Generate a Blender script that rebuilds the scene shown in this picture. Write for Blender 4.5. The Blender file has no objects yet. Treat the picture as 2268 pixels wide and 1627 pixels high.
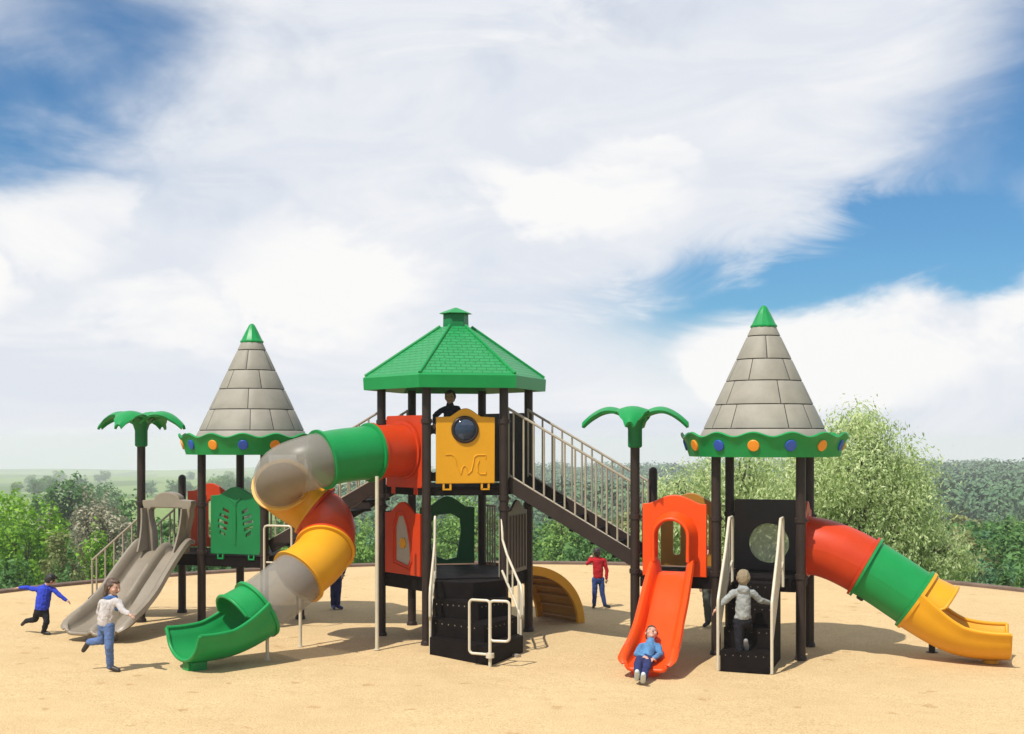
import bpy, bmesh, math, random
import numpy as np
from mathutils import Vector, Matrix
from math import sin, cos, pi, radians as R, degrees, sqrt, atan2
random.seed(7)
SC = bpy.context.scene
COL = SC.collection
TH = R(19.27)                       # the play equipment stands turned by this angle
CX, CY = -0.858, 18.853             # middle of the hexagonal tower
L = 1.14                            # post spacing
AL, AR = -3.561, 4.649              # middle of the two cone towers along the axis
F, U0, V0, CH = 2734.6, 1134.0, 976.0, 2.944   # measured focal length, principal point, eye height
HD, LD, DL, DR = 2.27, 0.95, 1.12, 1.07        # deck heights

def S(a, b, z=0.0):
    return Vector((CX + a*cos(TH) + b*sin(TH), CY - a*sin(TH) + b*cos(TH), z))

def at(u, v, Y):
    return Vector(((u-U0)/F*Y, Y, CH-(v-V0)/F*Y))

# ------------------------------------------------------------------ materials
MATS = {}
def nt(name):
    m = bpy.data.materials.new(name); m.use_nodes = True
    n = m.node_tree.nodes; l = m.node_tree.links
    b = n['Principled BSDF']
    return m, n, l, b

def mat(name, col, rough=0.4, var=0.12, scale=3.0, bump=0.0, bscale=60.0, spec=0.5, sub=None, metal=0.0, coat=0.0):
    """base colour with soft procedural wear and a fine bump"""
    if name in MATS: return MATS[name]
    m, n, l, b = nt(name)
    tc = n.new('ShaderNodeTexCoord')
    nz = n.new('ShaderNodeTexNoise'); nz.inputs['Scale'].default_value = scale; nz.inputs['Detail'].default_value = 6
    nz.inputs['Roughness'].default_value = 0.65
    l.new(tc.outputs['Object'], nz.inputs['Vector'])
    rp = n.new('ShaderNodeValToRGB'); rp.color_ramp.elements[0].position = .3; rp.color_ramp.elements[1].position = .72
    lo = [c*(1-var) for c in col]; hi = [min(1, c*(1+var)+var*0.01) for c in col]
    rp.color_ramp.elements[0].color = (*lo, 1); rp.color_ramp.elements[1].color = (*hi, 1)
    l.new(nz.outputs['Fac'], rp.inputs['Fac']); l.new(rp.outputs['Color'], b.inputs['Base Color'])
    mr = n.new('ShaderNodeMapRange'); mr.inputs['To Min'].default_value = rough*.8; mr.inputs['To Max'].default_value = min(1, rough*1.25)
    l.new(nz.outputs['Fac'], mr.inputs['Value']); l.new(mr.outputs['Result'], b.inputs['Roughness'])
    b.inputs['Specular IOR Level'].default_value = spec
    b.inputs['Metallic'].default_value = metal
    b.inputs['Coat Weight'].default_value = coat
    if bump:
        nb = n.new('ShaderNodeTexNoise'); nb.inputs['Scale'].default_value = bscale; nb.inputs['Detail'].default_value = 3
        l.new(tc.outputs['Object'], nb.inputs['Vector'])
        bp = n.new('ShaderNodeBump'); bp.inputs['Strength'].default_value = bump; bp.inputs['Distance'].default_value = .01
        l.new(nb.outputs['Fac'], bp.inputs['Height']); l.new(bp.outputs['Normal'], b.inputs['Normal'])
    MATS[name] = m
    return m

M_GREEN = mat('green plastic', (.006, .250, .058), .38, .10, 2.0, .08, 90, spec=.3)
M_DGREEN = mat('dark green plastic', (.006, .165, .045), .42, .12, 2.0, .08, 90, spec=.3)
M_RED = mat('red plastic', (.52, .042, .006), .40, .10, 2.0, .08, 90, spec=.28)
M_ORANGE = mat('orange plastic', (.78, .068, .004), .36, .07, 2.0, .06, 90, spec=.3)
M_YELLOW = mat('yellow plastic', (.68, .315, .010), .38, .08, 2.0, .08, 90, spec=.3)
M_OCHRE = mat('ochre plastic', (.40, .175, .014), .40, .10, 2.0, .08, 90)  # lowered so the landing's back panel carries its shade in the colour
M_BROWN = mat('brown powder coat', (.029, .0185, .0145), .42, .18, 4.0, .10, 160, spec=.3)
M_DARK = mat('dark coated deck', (.0085, .0062, .0058), .6, .25, 5.0, .25, 140, spec=.06)
M_DPANEL = mat('dark grey panel', (.050, .044, .038), .45, .12, 3.0, .08, 90, spec=.3)
M_GREY = mat('grey brown plastic', (.120, .095, .078), .45, .12, 3.0, .08, 90)
M_TAN = mat('tan grey plastic', (.240, .200, .148), .36, .12, 3.0, .08, 90)
M_STONE = mat('stone coloured plastic', (.300, .272, .222), .55, .16, 2.2, .15, 60, spec=.25)
M_GROOVE = mat('groove', (.035, .028, .022), .7, .2, 6.0)
M_CREAM = mat('cream coated tube', (.56, .50, .37), .38, .10, 5.0, .05, 120)
M_TANRAIL = mat('tan coated tube', (.34, .29, .215), .40, .12, 5.0, .05, 120)
M_BLUE = mat('blue plastic', (.020, .075, .40), .38, .08)
M_SPOT = mat('orange plastic spot', (.80, .27, .015), .38, .08)
M_STEEL = mat('steel', (.45, .45, .46), .35, .1, 8, metal=1.0)

def clear_mat(name, col, alpha, rough=.22):
    m, n, l, b = nt(name)
    b.inputs['Base Color'].default_value = (*col, 1)
    b.inputs['Roughness'].default_value = rough
    b.inputs['Alpha'].default_value = alpha
    tc = n.new('ShaderNodeTexCoord'); nz = n.new('ShaderNodeTexNoise'); nz.inputs['Scale'].default_value = 5
    nz.inputs['Detail'].default_value = 5
    l.new(tc.outputs['Object'], nz.inputs['Vector'])
    mr = n.new('ShaderNodeMapRange'); mr.inputs['To Min'].default_value = alpha-.08; mr.inputs['To Max'].default_value = alpha+.10
    l.new(nz.outputs['Fac'], mr.inputs['Value']); l.new(mr.outputs['Result'], b.inputs['Alpha'])
    b.inputs['Specular IOR Level'].default_value = .3
    MATS[name] = m
    return m
M_CLEAR = clear_mat('smoky clear plastic', (.31, .285, .24), .42, .36)
M_GLASS = clear_mat('blue grey bubble', (.035, .055, .095), .80, .12)

# ------------------------------------------------------------------ mesh helpers
class MB:
    def __init__(s): s.v = []; s.f = []; s.m = []
    def add(s, vs, fs, mi=0):
        o = len(s.v); s.v += [Vector(p) for p in vs]
        s.f += [tuple(i+o for i in f) for f in fs]; s.m += [mi]*len(fs)
        return s
    def box(s, c, size, mi=0, rz=0.0, M=None):
        x, y, z = [d/2 for d in size]
        P = [Vector((i*x, j*y, k*z)) for k in (-1, 1) for j in (-1, 1) for i in (-1, 1)]
        Q = M if M is not None else Matrix.Rotation(rz, 3, 'Z')
        P = [Q @ p + Vector(c) for p in P]
        return s.add(P, [(0, 2, 3, 1), (4, 5, 7, 6), (0, 1, 5, 4), (2, 6, 7, 3), (0, 4, 6, 2), (1, 3, 7, 5)], mi)
    def tube(s, pts, r, n=10, mi=0, closed=False, cap=True):
        pts = [Vector(p) for p in pts]; N = len(pts)
        rr = r if isinstance(r, (list, tuple)) else [r]*N
        rings = []; up = None
        for i, p in enumerate(pts):
            if closed: t = (pts[(i+1) % N]-pts[i-1])
            else: t = pts[min(i+1, N-1)]-pts[max(i-1, 0)]
            t = t.normalized() if t.length > 1e-9 else Vector((0, 0, 1))
            if up is None:
                up = Vector((0, 0, 1)) if abs(t.z) < .9 else Vector((1, 0, 0))
            x = up - t*up.dot(t)
            if x.length < 1e-6: x = t.orthogonal()
            x.normalize(); up = x; y = t.cross(x)
            rings.append([p + x*rr[i]*cos(2*pi*k/n) + y*rr[i]*sin(2*pi*k/n) for k in range(n)])
        o = len(s.v)
        for g in rings: s.v += g
        M_ = N if closed else N-1
        for i in range(M_):
            a, b = o+i*n, o+((i+1) % N)*n
            for k in range(n):
                k2 = (k+1) % n
                s.f.append((a+k, a+k2, b+k2, b+k)); s.m.append(mi)
        if cap and not closed:
            s.f.append(tuple(o+k for k in range(n))[::-1]); s.f.append(tuple(o+(N-1)*n+k for k in range(n))); s.m += [mi, mi]
        return s
    def lathe(s, prof, n=32, c=(0, 0, 0), mi=0, ang0=0.0):
        o = len(s.v); c = Vector(c)
        for r, z in prof:
            for k in range(n):
                q = ang0 + 2*pi*k/n
                s.v.append(c + Vector((r*cos(q), r*sin(q), z)))
        for i in range(len(prof)-1):
            for k in range(n):
                k2 = (k+1) % n
                s.f.append((o+i*n+k, o+i*n+k2, o+(i+1)*n+k2, o+(i+1)*n+k)); s.m.append(mi)
        s.f.append(tuple(o+k for k in range(n))[::-1]); s.f.append(tuple(o+(len(prof)-1)*n+k for k in range(n))); s.m += [mi, mi]
        return s
    def prism(s, poly, z0, z1, mi=0):
        n = len(poly)
        vs = [(x, y, z0) for x, y in poly] + [(x, y, z1) for x, y in poly]
        fs = [tuple(range(n))[::-1], tuple(range(n, 2*n))] + [(i, (i+1) % n, n+(i+1) % n, n+i) for i in range(n)]
        return s.add(vs, fs, mi)
    def shell(s, rows, th, mi=0, flip=False):
        """grid of points given thickness th along its normals"""
        nr, nc = len(rows), len(rows[0])
        nrm = []
        for i in range(nr):
            line = []
            for j in range(nc):
                du = rows[min(i+1, nr-1)][j]-rows[max(i-1, 0)][j]
                dv = rows[i][min(j+1, nc-1)]-rows[i][max(j-1, 0)]
                q = du.cross(dv)
                line.append(q.normalized() if q.length > 1e-9 else Vector((0, 0, 1)))
            nrm.append(line)
        o = len(s.v); k = 1 if not flip else -1
        for i in range(nr):
            for j in range(nc): s.v.append(rows[i][j].copy())
        for i in range(nr):
            for j in range(nc): s.v.append(rows[i][j]+nrm[i][j]*th*k)
        B = nr*nc
        def q(a, b, c, d): s.f.append((a, b, c, d)); s.m.append(mi)
        for i in range(nr-1):
            for j in range(nc-1):
                a, b, c, d = o+i*nc+j, o+i*nc+j+1, o+(i+1)*nc+j+1, o+(i+1)*nc+j
                q(a, b, c, d); q(a+B, d+B, c+B, b+B)
        for i in range(nr-1):
            a, d = o+i*nc, o+(i+1)*nc; q(a, d, d+B, a+B)
            a, d = o+i*nc+nc-1, o+(i+1)*nc+nc-1; q(d, a, a+B, d+B)
        for j in range(nc-1):
            a, b = o+j, o+j+1; q(b, a, a+B, b+B)
            a, b = o+(nr-1)*nc+j, o+(nr-1)*nc+j+1; q(a, b, b+B, a+B)
        return s
    def build(s, name, m, parent=None, bevel=0.0, sharp=35, flat=False, M=None):
        me = bpy.data.meshes.new(name)
        vs = s.v if M is None else [M @ p for p in s.v]
        me.from_pydata([tuple(p) for p in vs], [], s.f)
        for mm in (m if isinstance(m, (list, tuple)) else [m]): me.materials.append(mm)
        me.polygons.foreach_set('material_index', s.m)
        bm = bmesh.new(); bm.from_mesh(me)
        bmesh.ops.recalc_face_normals(bm, faces=bm.faces)
        if bevel:
            es = [e for e in bm.edges if len(e.link_faces) == 2 and e.calc_face_angle(0) > R(40)]
            if es: bmesh.ops.bevel(bm, geom=es, offset=bevel, segments=2, affect='EDGES', clamp_overlap=True)
        bm.to_mesh(me); bm.free()
        finish(me, sharp, flat)
        return link(name, me, parent)

def finish(me, sharp=35, flat=False):
    me.polygons.foreach_set('use_smooth', [not flat]*len(me.polygons))
    if not flat: me.set_sharp_from_angle(angle=R(sharp))
    me.update()

def link(name, me, parent=None):
    o = bpy.data.objects.new(name, me); COL.objects.link(o)
    if parent is not None: o.parent = parent
    return o

def tag(o, label=None, cat=None, group=None, kind=None):
    if label: o['label'] = label
    if cat: o['category'] = cat
    if group: o['group'] = group
    if kind: o['kind'] = kind
    return o

def thing(name, label, cat, a=0.0, b=0.0, group=None, world=None, rz=None):
    o = bpy.data.objects.new(name, None); COL.objects.link(o)
    o.empty_display_size = .2
    if world is None:
        o.location = S(a, b); o.rotation_euler = (0, 0, -TH)
    else:
        o.location = world; o.rotation_euler = (0, 0, rz or 0)
    tag(o, label, cat, group)
    return o

def children(o): return [c for c in bpy.data.objects if c.parent == o]
def copy_tree(o, parent=None):
    c = o.copy(); COL.objects.link(c)
    if parent is not None: c.parent = parent
    for ch in children(o): copy_tree(ch, c)
    return c

# flat panels with openings, cut from a filled 2D curve
def circ(cx, cy, r, n=28, ry=None):
    return [(cx+r*cos(2*pi*k/n), cy+(ry or r)*sin(2*pi*k/n)) for k in range(n)]
def arch_outline(w, h, rise, n=16, span=.76):
    """rectangle w x h whose top swells into a soft bell of height rise"""
    p = [(-w/2, 0), (w/2, 0), (w/2, h)]
    for k in range(1, n):
        t = 1-2*k/n
        p.append((t*w/2*span, h+rise*(0.5+0.5*cos(pi*t))**.75))
    return p + [(-w/2, h)]
def rrect(w, h, r, cx=0, cy=0, n=5):
    out = []
    for qx, qy, a0 in ((1, -1, -90), (1, 1, 0), (-1, 1, 90), (-1, -1, 180)):
        for k in range(n+1):
            q = R(a0+90*k/n)
            out.append((cx+qx*(w/2-r)+r*cos(q), cy+qy*(h/2-r)+r*sin(q)))
    return out
def panel_mesh(name, outline, holes, th, m, bev=.006):
    cu = bpy.data.curves.new(name, 'CURVE'); cu.dimensions = '2D'; cu.fill_mode = 'BOTH'
    cu.extrude = th/2-bev; cu.bevel_depth = bev; cu.bevel_resolution = 1; cu.offset = -bev
    for poly in [outline]+list(holes):
        sp = cu.splines.new('POLY'); sp.points.add(len(poly)-1); sp.use_cyclic_u = True
        for i, (x, y) in enumerate(poly): sp.points[i].co = (x, y, 0, 1)
    ob = bpy.data.objects.new('tmp', cu); COL.objects.link(ob)
    dg = bpy.context.evaluated_depsgraph_get()
    me = bpy.data.meshes.new_from_object(ob.evaluated_get(dg))
    bpy.data.objects.remove(ob); bpy.data.curves.remove(cu)
    me.name = name; me.materials.clear(); me.materials.append(m)
    finish(me, 35)
    return me
def wallM(mid, nu, z, off=0.0):
    """matrix that stands a panel up: x along the wall, y up, z outward (normal angle nu)"""
    n = Vector((cos(nu), sin(nu), 0)); t = Vector((-sin(nu), cos(nu), 0)); u = Vector((0, 0, 1))
    M = Matrix.Identity(4)
    for i, c in enumerate((t, u, n)):
        for r in range(3): M[r][i] = c[r]
    p = Vector((mid[0], mid[1], z)) + n*off
    M[0][3], M[1][3], M[2][3] = p
    return M
def panel(name, outline, holes, th, m, parent, M, bev=.006):
    me = panel_mesh(name, outline, holes, th, m, bev)
    me.transform(M); me.update()
    return link(name, me, parent)

def post(parent, x, y, z1, r=.060, cap=False, rings=(), z0=0.0):
    mb = MB()
    prof = [(r, z0), (r, z1)]
    if cap:
        prof = [(r, z0), (r, z1-r)] + [(r*cos(R(q)), z1-r+r*sin(R(q))) for q in (25, 50, 75, 88)]
    mb.lathe(prof, 20, (x, y, 0))
    mb.lathe([(r+.018, 0.0), (r+.018, .03), (r+.004, .06)], 20, (x, y, 0))
    for z in rings:
        mb.lathe([(r+.004, z-.035), (r+.014, z-.03), (r+.014, z+.03), (r+.004, z+.035)], 20, (x, y, 0))
        mb.box((x+r+.02, y, z), (.03, .03, .03))
    return mb.build('post', M_BROWN, parent, sharp=30)

# ------------------------------------------------------------------ hexagonal tower
RH = 1.133
hv = lambda q, r=RH: (r*cos(R(q)), r*sin(R(q)))
hexT = thing('hexagonal_tower', 'tall hexagonal tower with green shingled roof and yellow porthole panel', 'play tower')
for q in (270, 330, 30, 90, 150, 210):
    post(hexT, *hv(q), 3.74, .066, rings=(3.22, 2.10, 1.95) if q in (210, 30, 330) else (3.22,))
for z, m in ((HD, M_DARK), (LD, M_DARK)):
    mb = MB(); mb.prism([hv(q, RH-.02) for q in (30, 90, 150, 210, 270, 330)], z-.045, z)
    for q in range(0, 360, 60):
        c = hv(q, RH*cos(R(30))-.05); h = .08 if z > 2 else .15
        mb.box((c[0], c[1], z-.0475-h/2+.002), (.06, RH*.90, h), rz=R(q))
    mb.build('deck', m, hexT, bevel=.006)

def hex_roof():
    RR, zb, ze, zn, rn = 1.40, 3.70, 3.90, 4.67, .24
    mb = MB(); uv = []
    me = bpy.data.meshes.new('roof')
    vs, fs, uvs, ms = [], [], [], []
    def face(pts, tuv, mi):
        o = len(vs); vs.extend(pts); fs.append(tuple(range(o, o+len(pts)))); uvs.append(tuv); ms.append(mi)
    for k in range(6):
        q0, q1 = R(30+60*k), R(90+60*k)
        c0, s0, c1, s1 = cos(q0), sin(q0), cos(q1), sin(q1)
        P = lambda r, z, c, s_: (r*c, r*s_, z)
        W = RR
        # fascia, soffit, sloped face
        face([P(RR, zb, c0, s0), P(RR, zb, c1, s1), P(RR+.01, ze-.02, c1, s1), P(RR+.01, ze-.02, c0, s0)], [(0, 0), (1, 0), (1, .1), (0, .1)], 1)
        face([P(RR+.01, ze-.02, c0, s0), P(RR+.01, ze-.02, c1, s1), P(RR-.03, ze+.012, c1, s1), P(RR-.03, ze+.012, c0, s0)], [(0, 0), (1, 0), (1, .1), (0, .1)], 1)
        h = RR*cos(R(30)); hn = rn*cos(R(30)); sl = sqrt((h-hn)**2+(zn-ze)**2)
        face([P(RR-.03, ze+.012, c0, s0), P(RR-.03, ze+.012, c1, s1), P(rn, zn, c1, s1), P(rn, zn, c0, s0)],
             [(-W/2, 0), (W/2, 0), (rn/2, sl), (-rn/2, sl)], 0)
        face([P(RR-.03, zb, c0, s0), P(rn, zn-.05, c0, s0), P(rn, zn-.05, c1, s1), P(RR-.03, zb, c1, s1)], [(0, 0)]*4, 1)
        face([P(RR, zb, c0, s0), P(RR-.03, zb, c0, s0), P(RR-.03, zb, c1, s1), P(RR, zb, c1, s1)], [(0, 0)]*4, 1)
    me.from_pydata(vs, [], fs)
    ul = me.uv_layers.new(name='UV')
    i = 0
    for t in uvs:
        for p in t: ul.data[i].uv = p; i += 1
    m, n, l, b = nt('shingled green plastic')
    tc = n.new('ShaderNodeTexCoord'); br = n.new('ShaderNodeTexBrick')
    br.inputs['Scale'].default_value = 1.0; br.inputs['Brick Width'].default_value = .15; br.inputs['Row Height'].default_value = .075
    br.inputs['Mortar Size'].default_value = .007; br.inputs['Mortar Smooth'].default_value = .6
    br.inputs['Color1'].default_value = (.010, .25, .062, 1); br.inputs['Color2'].default_value = (.013, .275, .075, 1)
    br.inputs['Mortar'].default_value = (.008, .20, .05, 1)
    l.new(tc.outputs['UV'], br.inputs['Vector'])
    # each shingle row leans outward: saw wave up the slope
    sx = n.new('ShaderNodeSeparateXYZ'); l.new(tc.outputs['UV'], sx.inputs[0])
    dv = n.new('ShaderNodeMath'); dv.operation = 'DIVIDE'; dv.inputs[1].default_value = .075; l.new(sx.outputs['Y'], dv.inputs[0])
    fr = n.new('ShaderNodeMath'); fr.operation = 'FRACT'; l.new(dv.outputs[0], fr.inputs[0])
    inv = n.new('ShaderNodeMath'); inv.operation = 'MULTIPLY_ADD'; inv.inputs[1].default_value = -.6; inv.inputs[2].default_value = 1; l.new(fr.outputs[0], inv.inputs[0])
    nb = n.new('ShaderNodeTexNoise'); nb.inputs['Scale'].default_value = 22; l.new(tc.outputs['UV'], nb.inputs['Vector'])
    ad = n.new('ShaderNodeMath'); ad.operation = 'MULTIPLY_ADD'; ad.inputs[1].default_value = .9; l.new(nb.outputs['Fac'], ad.inputs[0]); l.new(inv.outputs[0], ad.inputs[2])
    sb = n.new('ShaderNodeMath'); sb.operation = 'SUBTRACT'; l.new(ad.outputs[0], sb.inputs[0]); l.new(br.outputs['Fac'], sb.inputs[1])
    bp = n.new('ShaderNodeBump'); bp.inputs['Strength'].default_value = .75; bp.inputs['Distance'].default_value = .022
    l.new(sb.outputs[0], bp.inputs['Height']); l.new(bp.outputs['Normal'], b.inputs['Normal'])
    l.new(br.outputs['Color'], b.inputs['Base Color']); b.inputs['Roughness'].default_value = .42
    me.materials.append(m); me.materials.append(M_GREEN)
    me.polygons.foreach_set('material_index', ms)
    bm = bmesh.new(); bm.from_mesh(me); bmesh.ops.remove_doubles(bm, verts=bm.verts, dist=1e-5); bm.to_mesh(me); bm.free()
    finish(me, 20)
    rf = link('roof', me, hexT)
    for k in range(6):
        q = R(30+60*k)
        MB().tube([((RR-.02)*cos(q), (RR-.02)*sin(q), ze+.012), (rn*cos(q), rn*sin(q), zn+.01)], .024, 8).build('ridge_rib', M_GREEN, rf)
    hx = lambda r, z: (r, z)
    MB().lathe([(rn-.04, zn-.06), (rn-.045, zn+.19), (rn-.05, zn+.20)], 6, ang0=R(30)).build('cupola', M_DGREEN, rf, bevel=.006)
    MB().lathe([(rn-.02, zn+.200), (rn+.02, zn+.205), (rn-.02, zn+.225), (.02, zn+.30)], 6, ang0=R(30)).build('cupola_cap', M_GREEN, rf, sharp=20)
hex_roof()

def hexmid(nu, off=0.0):
    r = RH*cos(R(30))+off
    return (r*cos(R(nu)), r*sin(R(nu)))
# yellow panel with the porthole, front face
PW = .86
Mf = wallM(hexmid(300), R(300), HD+.05)
yp = panel('porthole_panel', arch_outline(PW, .96, .13, span=.60), [circ(-.01, .78, .165)], .05, M_YELLOW, hexT, Mf, .012)
ring = MB()
ring.tube([Mf @ Vector((-.01+.175*cos(2*pi*k/36), .78+.175*sin(2*pi*k/36), .03)) for k in range(36)], .026, 10, closed=True)
ring.build('porthole_frame', M_BROWN, yp)
g = MB(); rows = []
for i in range(7):
    q = R(90)*i/6
    rows.append([(Mf @ Vector((-.01+.165*cos(q)*cos(2*pi*k/28), .78+.165*cos(q)*sin(2*pi*k/28), .02+.07*sin(q)))) for k in range(29)])
g.shell(rows, .004); g.build('porthole_bubble', M_GLASS, yp)
# raised line drawing on the yellow panel
k_ = lambda x, y: Mf @ Vector(((x-1010)*.00168, .96-(y-1000)*.00165, .026))
lines = [[(836, 1330), (880, 1326), (908, 1340), (924, 1385), (932, 1430), (968, 1500)],
         [(968, 1500), (982, 1440), (1000, 1425), (1018, 1440), (1030, 1500)],
         [(1030, 1500), (1062, 1470), (1078, 1400), (1086, 1350), (1112, 1332), (1186, 1332), (1186, 1362)],
         [(1128, 1380), (1112, 1420), (1116, 1480), (1136, 1500), (1186, 1500), (1186, 1478)]]
mb = MB()
for ln in lines: mb.tube([k_(*p) for p in ln], .010, 8)
mb.build('raised_line_pattern', M_YELLOW, yp)
for x in (-.27, .29):
    mb = MB()
    for dx in (-.05, .05): mb.box(Mf @ Vector((x+dx, -.035, 0)), (.028, .03, .10), rz=R(300)+pi/2)
    mb.box(Mf @ Vector((x, -.085, 0)), (.125, .03, .022), rz=R(300)+pi/2)
    mb.build('panel_hook', M_YELLOW, yp)
# dark barrier, back right face; low barrier between
panel('dark_barrier', rrect(.94, 1.08, .03, 0, .54), [], .04, M_DPANEL, hexT, wallM(hexmid(60), R(60), HD+.02))
panel('dark_barrier', rrect(.94, .90, .03, 0, .45), [rrect(.10, .62, .045, -.22+.22*k, .45) for k in range(3)], .04, M_DPANEL, hexT, wallM(hexmid(120), R(120), HD+.02))
# lower panels
Ml = wallM(hexmid(240), R(240), LD+.02)
hole = [(-.17, .20), (.13, .14), (.19, .24), (.17, .46), (.10, .70), (.02, .86), (-.10, .86), (-.17, .70)]
lp = panel('red_panel', arch_outline(.88, .90, .17), [hole], .05, M_RED, hexT, Ml, .010)
lp['label'] = 'red lower panel with a tall window'
mb = MB(); mb.tube([Ml @ Vector((x*1.28, .5+(y-.5)*1.16, .03)) for x, y in hole], .014, 8, closed=True); mb.build('window_rim', M_RED, lp)
M_PANE = clear_mat('pale window pane', (.50, .47, .40), .66, .45)
pane = panel_mesh('pane', [(x*1.04, .5+(y-.5)*1.03) for x, y in hole], [], .012, M_PANE, .003); pane.transform(Ml); link('pane', pane, lp)
mb = MB()
for k in range(6):
    q = 2*pi*k/6
    mb.lathe([(.004, -.012), (.034, -.010), (.034, .010), (.004, .012)], 12, (.048*cos(q), .048*sin(q), 0))
mb.lathe([(.03, -.018), (.045, -.014), (.045, .014), (.03, .018)], 14)
mb.build('flower_spinner', M_YELLOW, lp, M=Ml @ Matrix.Translation((.0, .46, .012)))
Mg = wallM(hexmid(120), R(120), LD+.02)
gp = panel('green_panel', arch_outline(.88, .90, .18), [[(.22, .14), (.27, .30), (.24, .52), (.26, .66), (.16, .78), (-.06, .80), (-.20, .72), (-.22, .52), (-.18, .30), (-.15, .10), (.02, .06)]], .05, M_DGREEN, hexT, Mg)
gp['label'] = 'dark green panel with one large opening'
Ms = wallM(hexmid(0), 0, LD+.02)
sp = panel('grey_panel', arch_outline(.88, .92, .16), [], .04, M_GREY, hexT, Ms)
sp['label'] = 'grey brown panel with upright ribs'
for k in range(6):
    mb = MB(); mb.box(Ms @ Vector((-.33+.132*k, .46, .03)), (.045, .028, .80), rz=pi/2); mb.build('rib', M_GREY, sp, bevel=.008)
mb = MB()
Mb = wallM(hexmid(60), R(60), LD)
for k in range(4): mb.tube([Mb @ Vector((-.42+.06*k, 0, 0)), Mb @ Vector((-.42+.06*k, .95, 0))], .014, 8)
mb.tube([Mb @ Vector((-.45, .95, 0)), Mb @ Vector((-.22, .95, 0))], .016, 8)
mb.build('barrier_bars', M_TANRAIL, hexT)
mb = MB()
for k in range(4): mb.tube([Mb @ Vector((.42-.06*k, 0, 0)), Mb @ Vector((.42-.06*k, .95, 0))], .014, 8)
mb.tube([Mb @ Vector((.45, .95, 0)), Mb @ Vector((.22, .95, 0))], .016, 8)
mb.build('barrier_bars', M_TANRAIL, hexT)
for nu in (180,):
    panel('low_barrier', rrect(.92, .9, .03, 0, .45), [rrect(.09, .7, .04, -.33+.165*k, .45) for k in range(5)], .04, M_DPANEL, hexT, wallM(hexmid(nu), R(nu), LD+.02))

# ------------------------------------------------------------------ cone towers
def facing(a):
    p = S(a, 0); al = degrees(atan2(p.x, p.y))
    return 270 - al + 19.27            # local angle that looks at the camera side

def cone_tower(label, a0, deckz, joints, spots, order, group=None):
    T = thing('cone_tower', label, 'play tower', a0, 0)
    h = L/2
    for x, y in ((-h, -h), (h, -h), (h, h), (-h, h)): post(T, x, y, 2.74, .066, rings=(deckz+.04, deckz+.80))
    mb = MB(); mb.box((0, 0, deckz-.022), (L-.02, L-.02, .045))
    for x, y, sx, sy in ((0, -h+.03, L-.14, .05), (0, h-.03, L-.14, .05), (-h+.03, 0, .05, L-.14), (h-.03, 0, .05, L-.14)):
        mb.box((x, y, deckz-.045-.065), (sx, sy, .13))
    mb.build('deck', M_DARK, T, bevel=.006)
    fa = facing(a0)
    # stone cone
    rz = lambda z: .85-(z-3.077)*.468
    mb = MB(); mb.lathe([(rz(2.90)-.012, 2.90), (rz(4.55)-.012, 4.55)], 64, mi=1)
    zs = [2.90, 3.104, 3.438, 3.767, 4.071, 4.40, 4.56]
    for i in range(6):
        z0, z1 = zs[i]+.006, zs[i+1]-.006
        js = joints[i-1] if 1 <= i <= 4 else []
        if js:
            js = sorted(js); q = js[-1]
            fill = 50 + 4*i
            while js[0]+360-q > fill*1.5: q += fill; js.append(q)
            js = js + [js[0]+360]
        else: js = [0, 120, 240, 360]
        for k in range(len(js)-1):
            gap = (.013/rz((z0+z1)/2))*180/pi if (1 <= i <= 4) else 0
            A, B = js[k]+gap/2, js[k+1]-gap/2
            nn = max(3, int((B-A)/5)); rows = []
            for z, dr in ((z0, -.014), (z0+.002, -.001), (z0+.008, .0015), (z1-.008, .0015), (z1-.002, -.001), (z1, -.014)):
                row = []
                for t in range(nn+1):
                    e = -.012 if (t in (0, nn) and 1 <= i <= 4) else 0
                    q = R(fa + A+(B-A)*t/nn); r = rz(z)+dr+e
                    row.append(Vector((r*cos(q), r*sin(q), z)))
                rows.append(row)
            o = len(mb.v)
            for rw in rows: mb.v += rw
            for u in range(5):
                for t in range(nn):
                    mb.f.append((o+u*(nn+1)+t, o+u*(nn+1)+t+1, o+(u+1)*(nn+1)+t+1, o+(u+1)*(nn+1)+t)); mb.m.append(0)
    cone = mb.build('roof', [M_STONE, M_GROOVE], T, sharp=50)
    MB().lathe([(.150, 4.50), (.185, 4.53), (.188, 4.55), (.165, 4.575), (.105, 4.70), (.048, 4.81), (.02, 4.835)], 12).build('roof_tip', M_GREEN, cone, sharp=22)
    # scalloped crown
    NW = 14; n = 168; rows = [[], [], [], [], []]
    for k in range(n+1):
        q = R(fa-7)+2*pi*k/n
        w = .5+.5*cos(NW*(q-R(fa-7)))
        zt = 2.985+.060*w
        for i, (r, z) in enumerate(((1.035, 2.72), (1.06, 2.80), (1.085, 2.88), (1.12, zt-.05), (1.155, zt))):
            rows[i].append(Vector((r*cos(q), r*sin(q), z)))
    mb = MB(); mb.shell(rows, .03, flip=False)
    cr = mb.build('crown_rim', M_GREEN, T, sharp=60)
    mb = MB(); mb.lathe([(1.03, 2.725), (1.03, 2.755), (.90, 2.90), (.88, 2.90), (.88, 2.88), (1.0, 2.725)], 64); mb.build('roof_base', M_STONE, T)
    for k in range(NW):
        q = R(fa-7)+2*pi*k/NW; r = 1.092
        Mx = Matrix.Translation((r*cos(q), r*sin(q), 2.875)) @ Matrix.Rotation(q, 4, 'Z') @ Matrix.Rotation(R(107), 4, 'Y')
        MB().lathe([(.078, -.03), (.078, .006), (.070, .013), (.02, .015)], 20).build('spot', M_SPOT if (k+order) % 2 == 0 else M_BLUE, cr, M=Mx)
    return T

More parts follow.
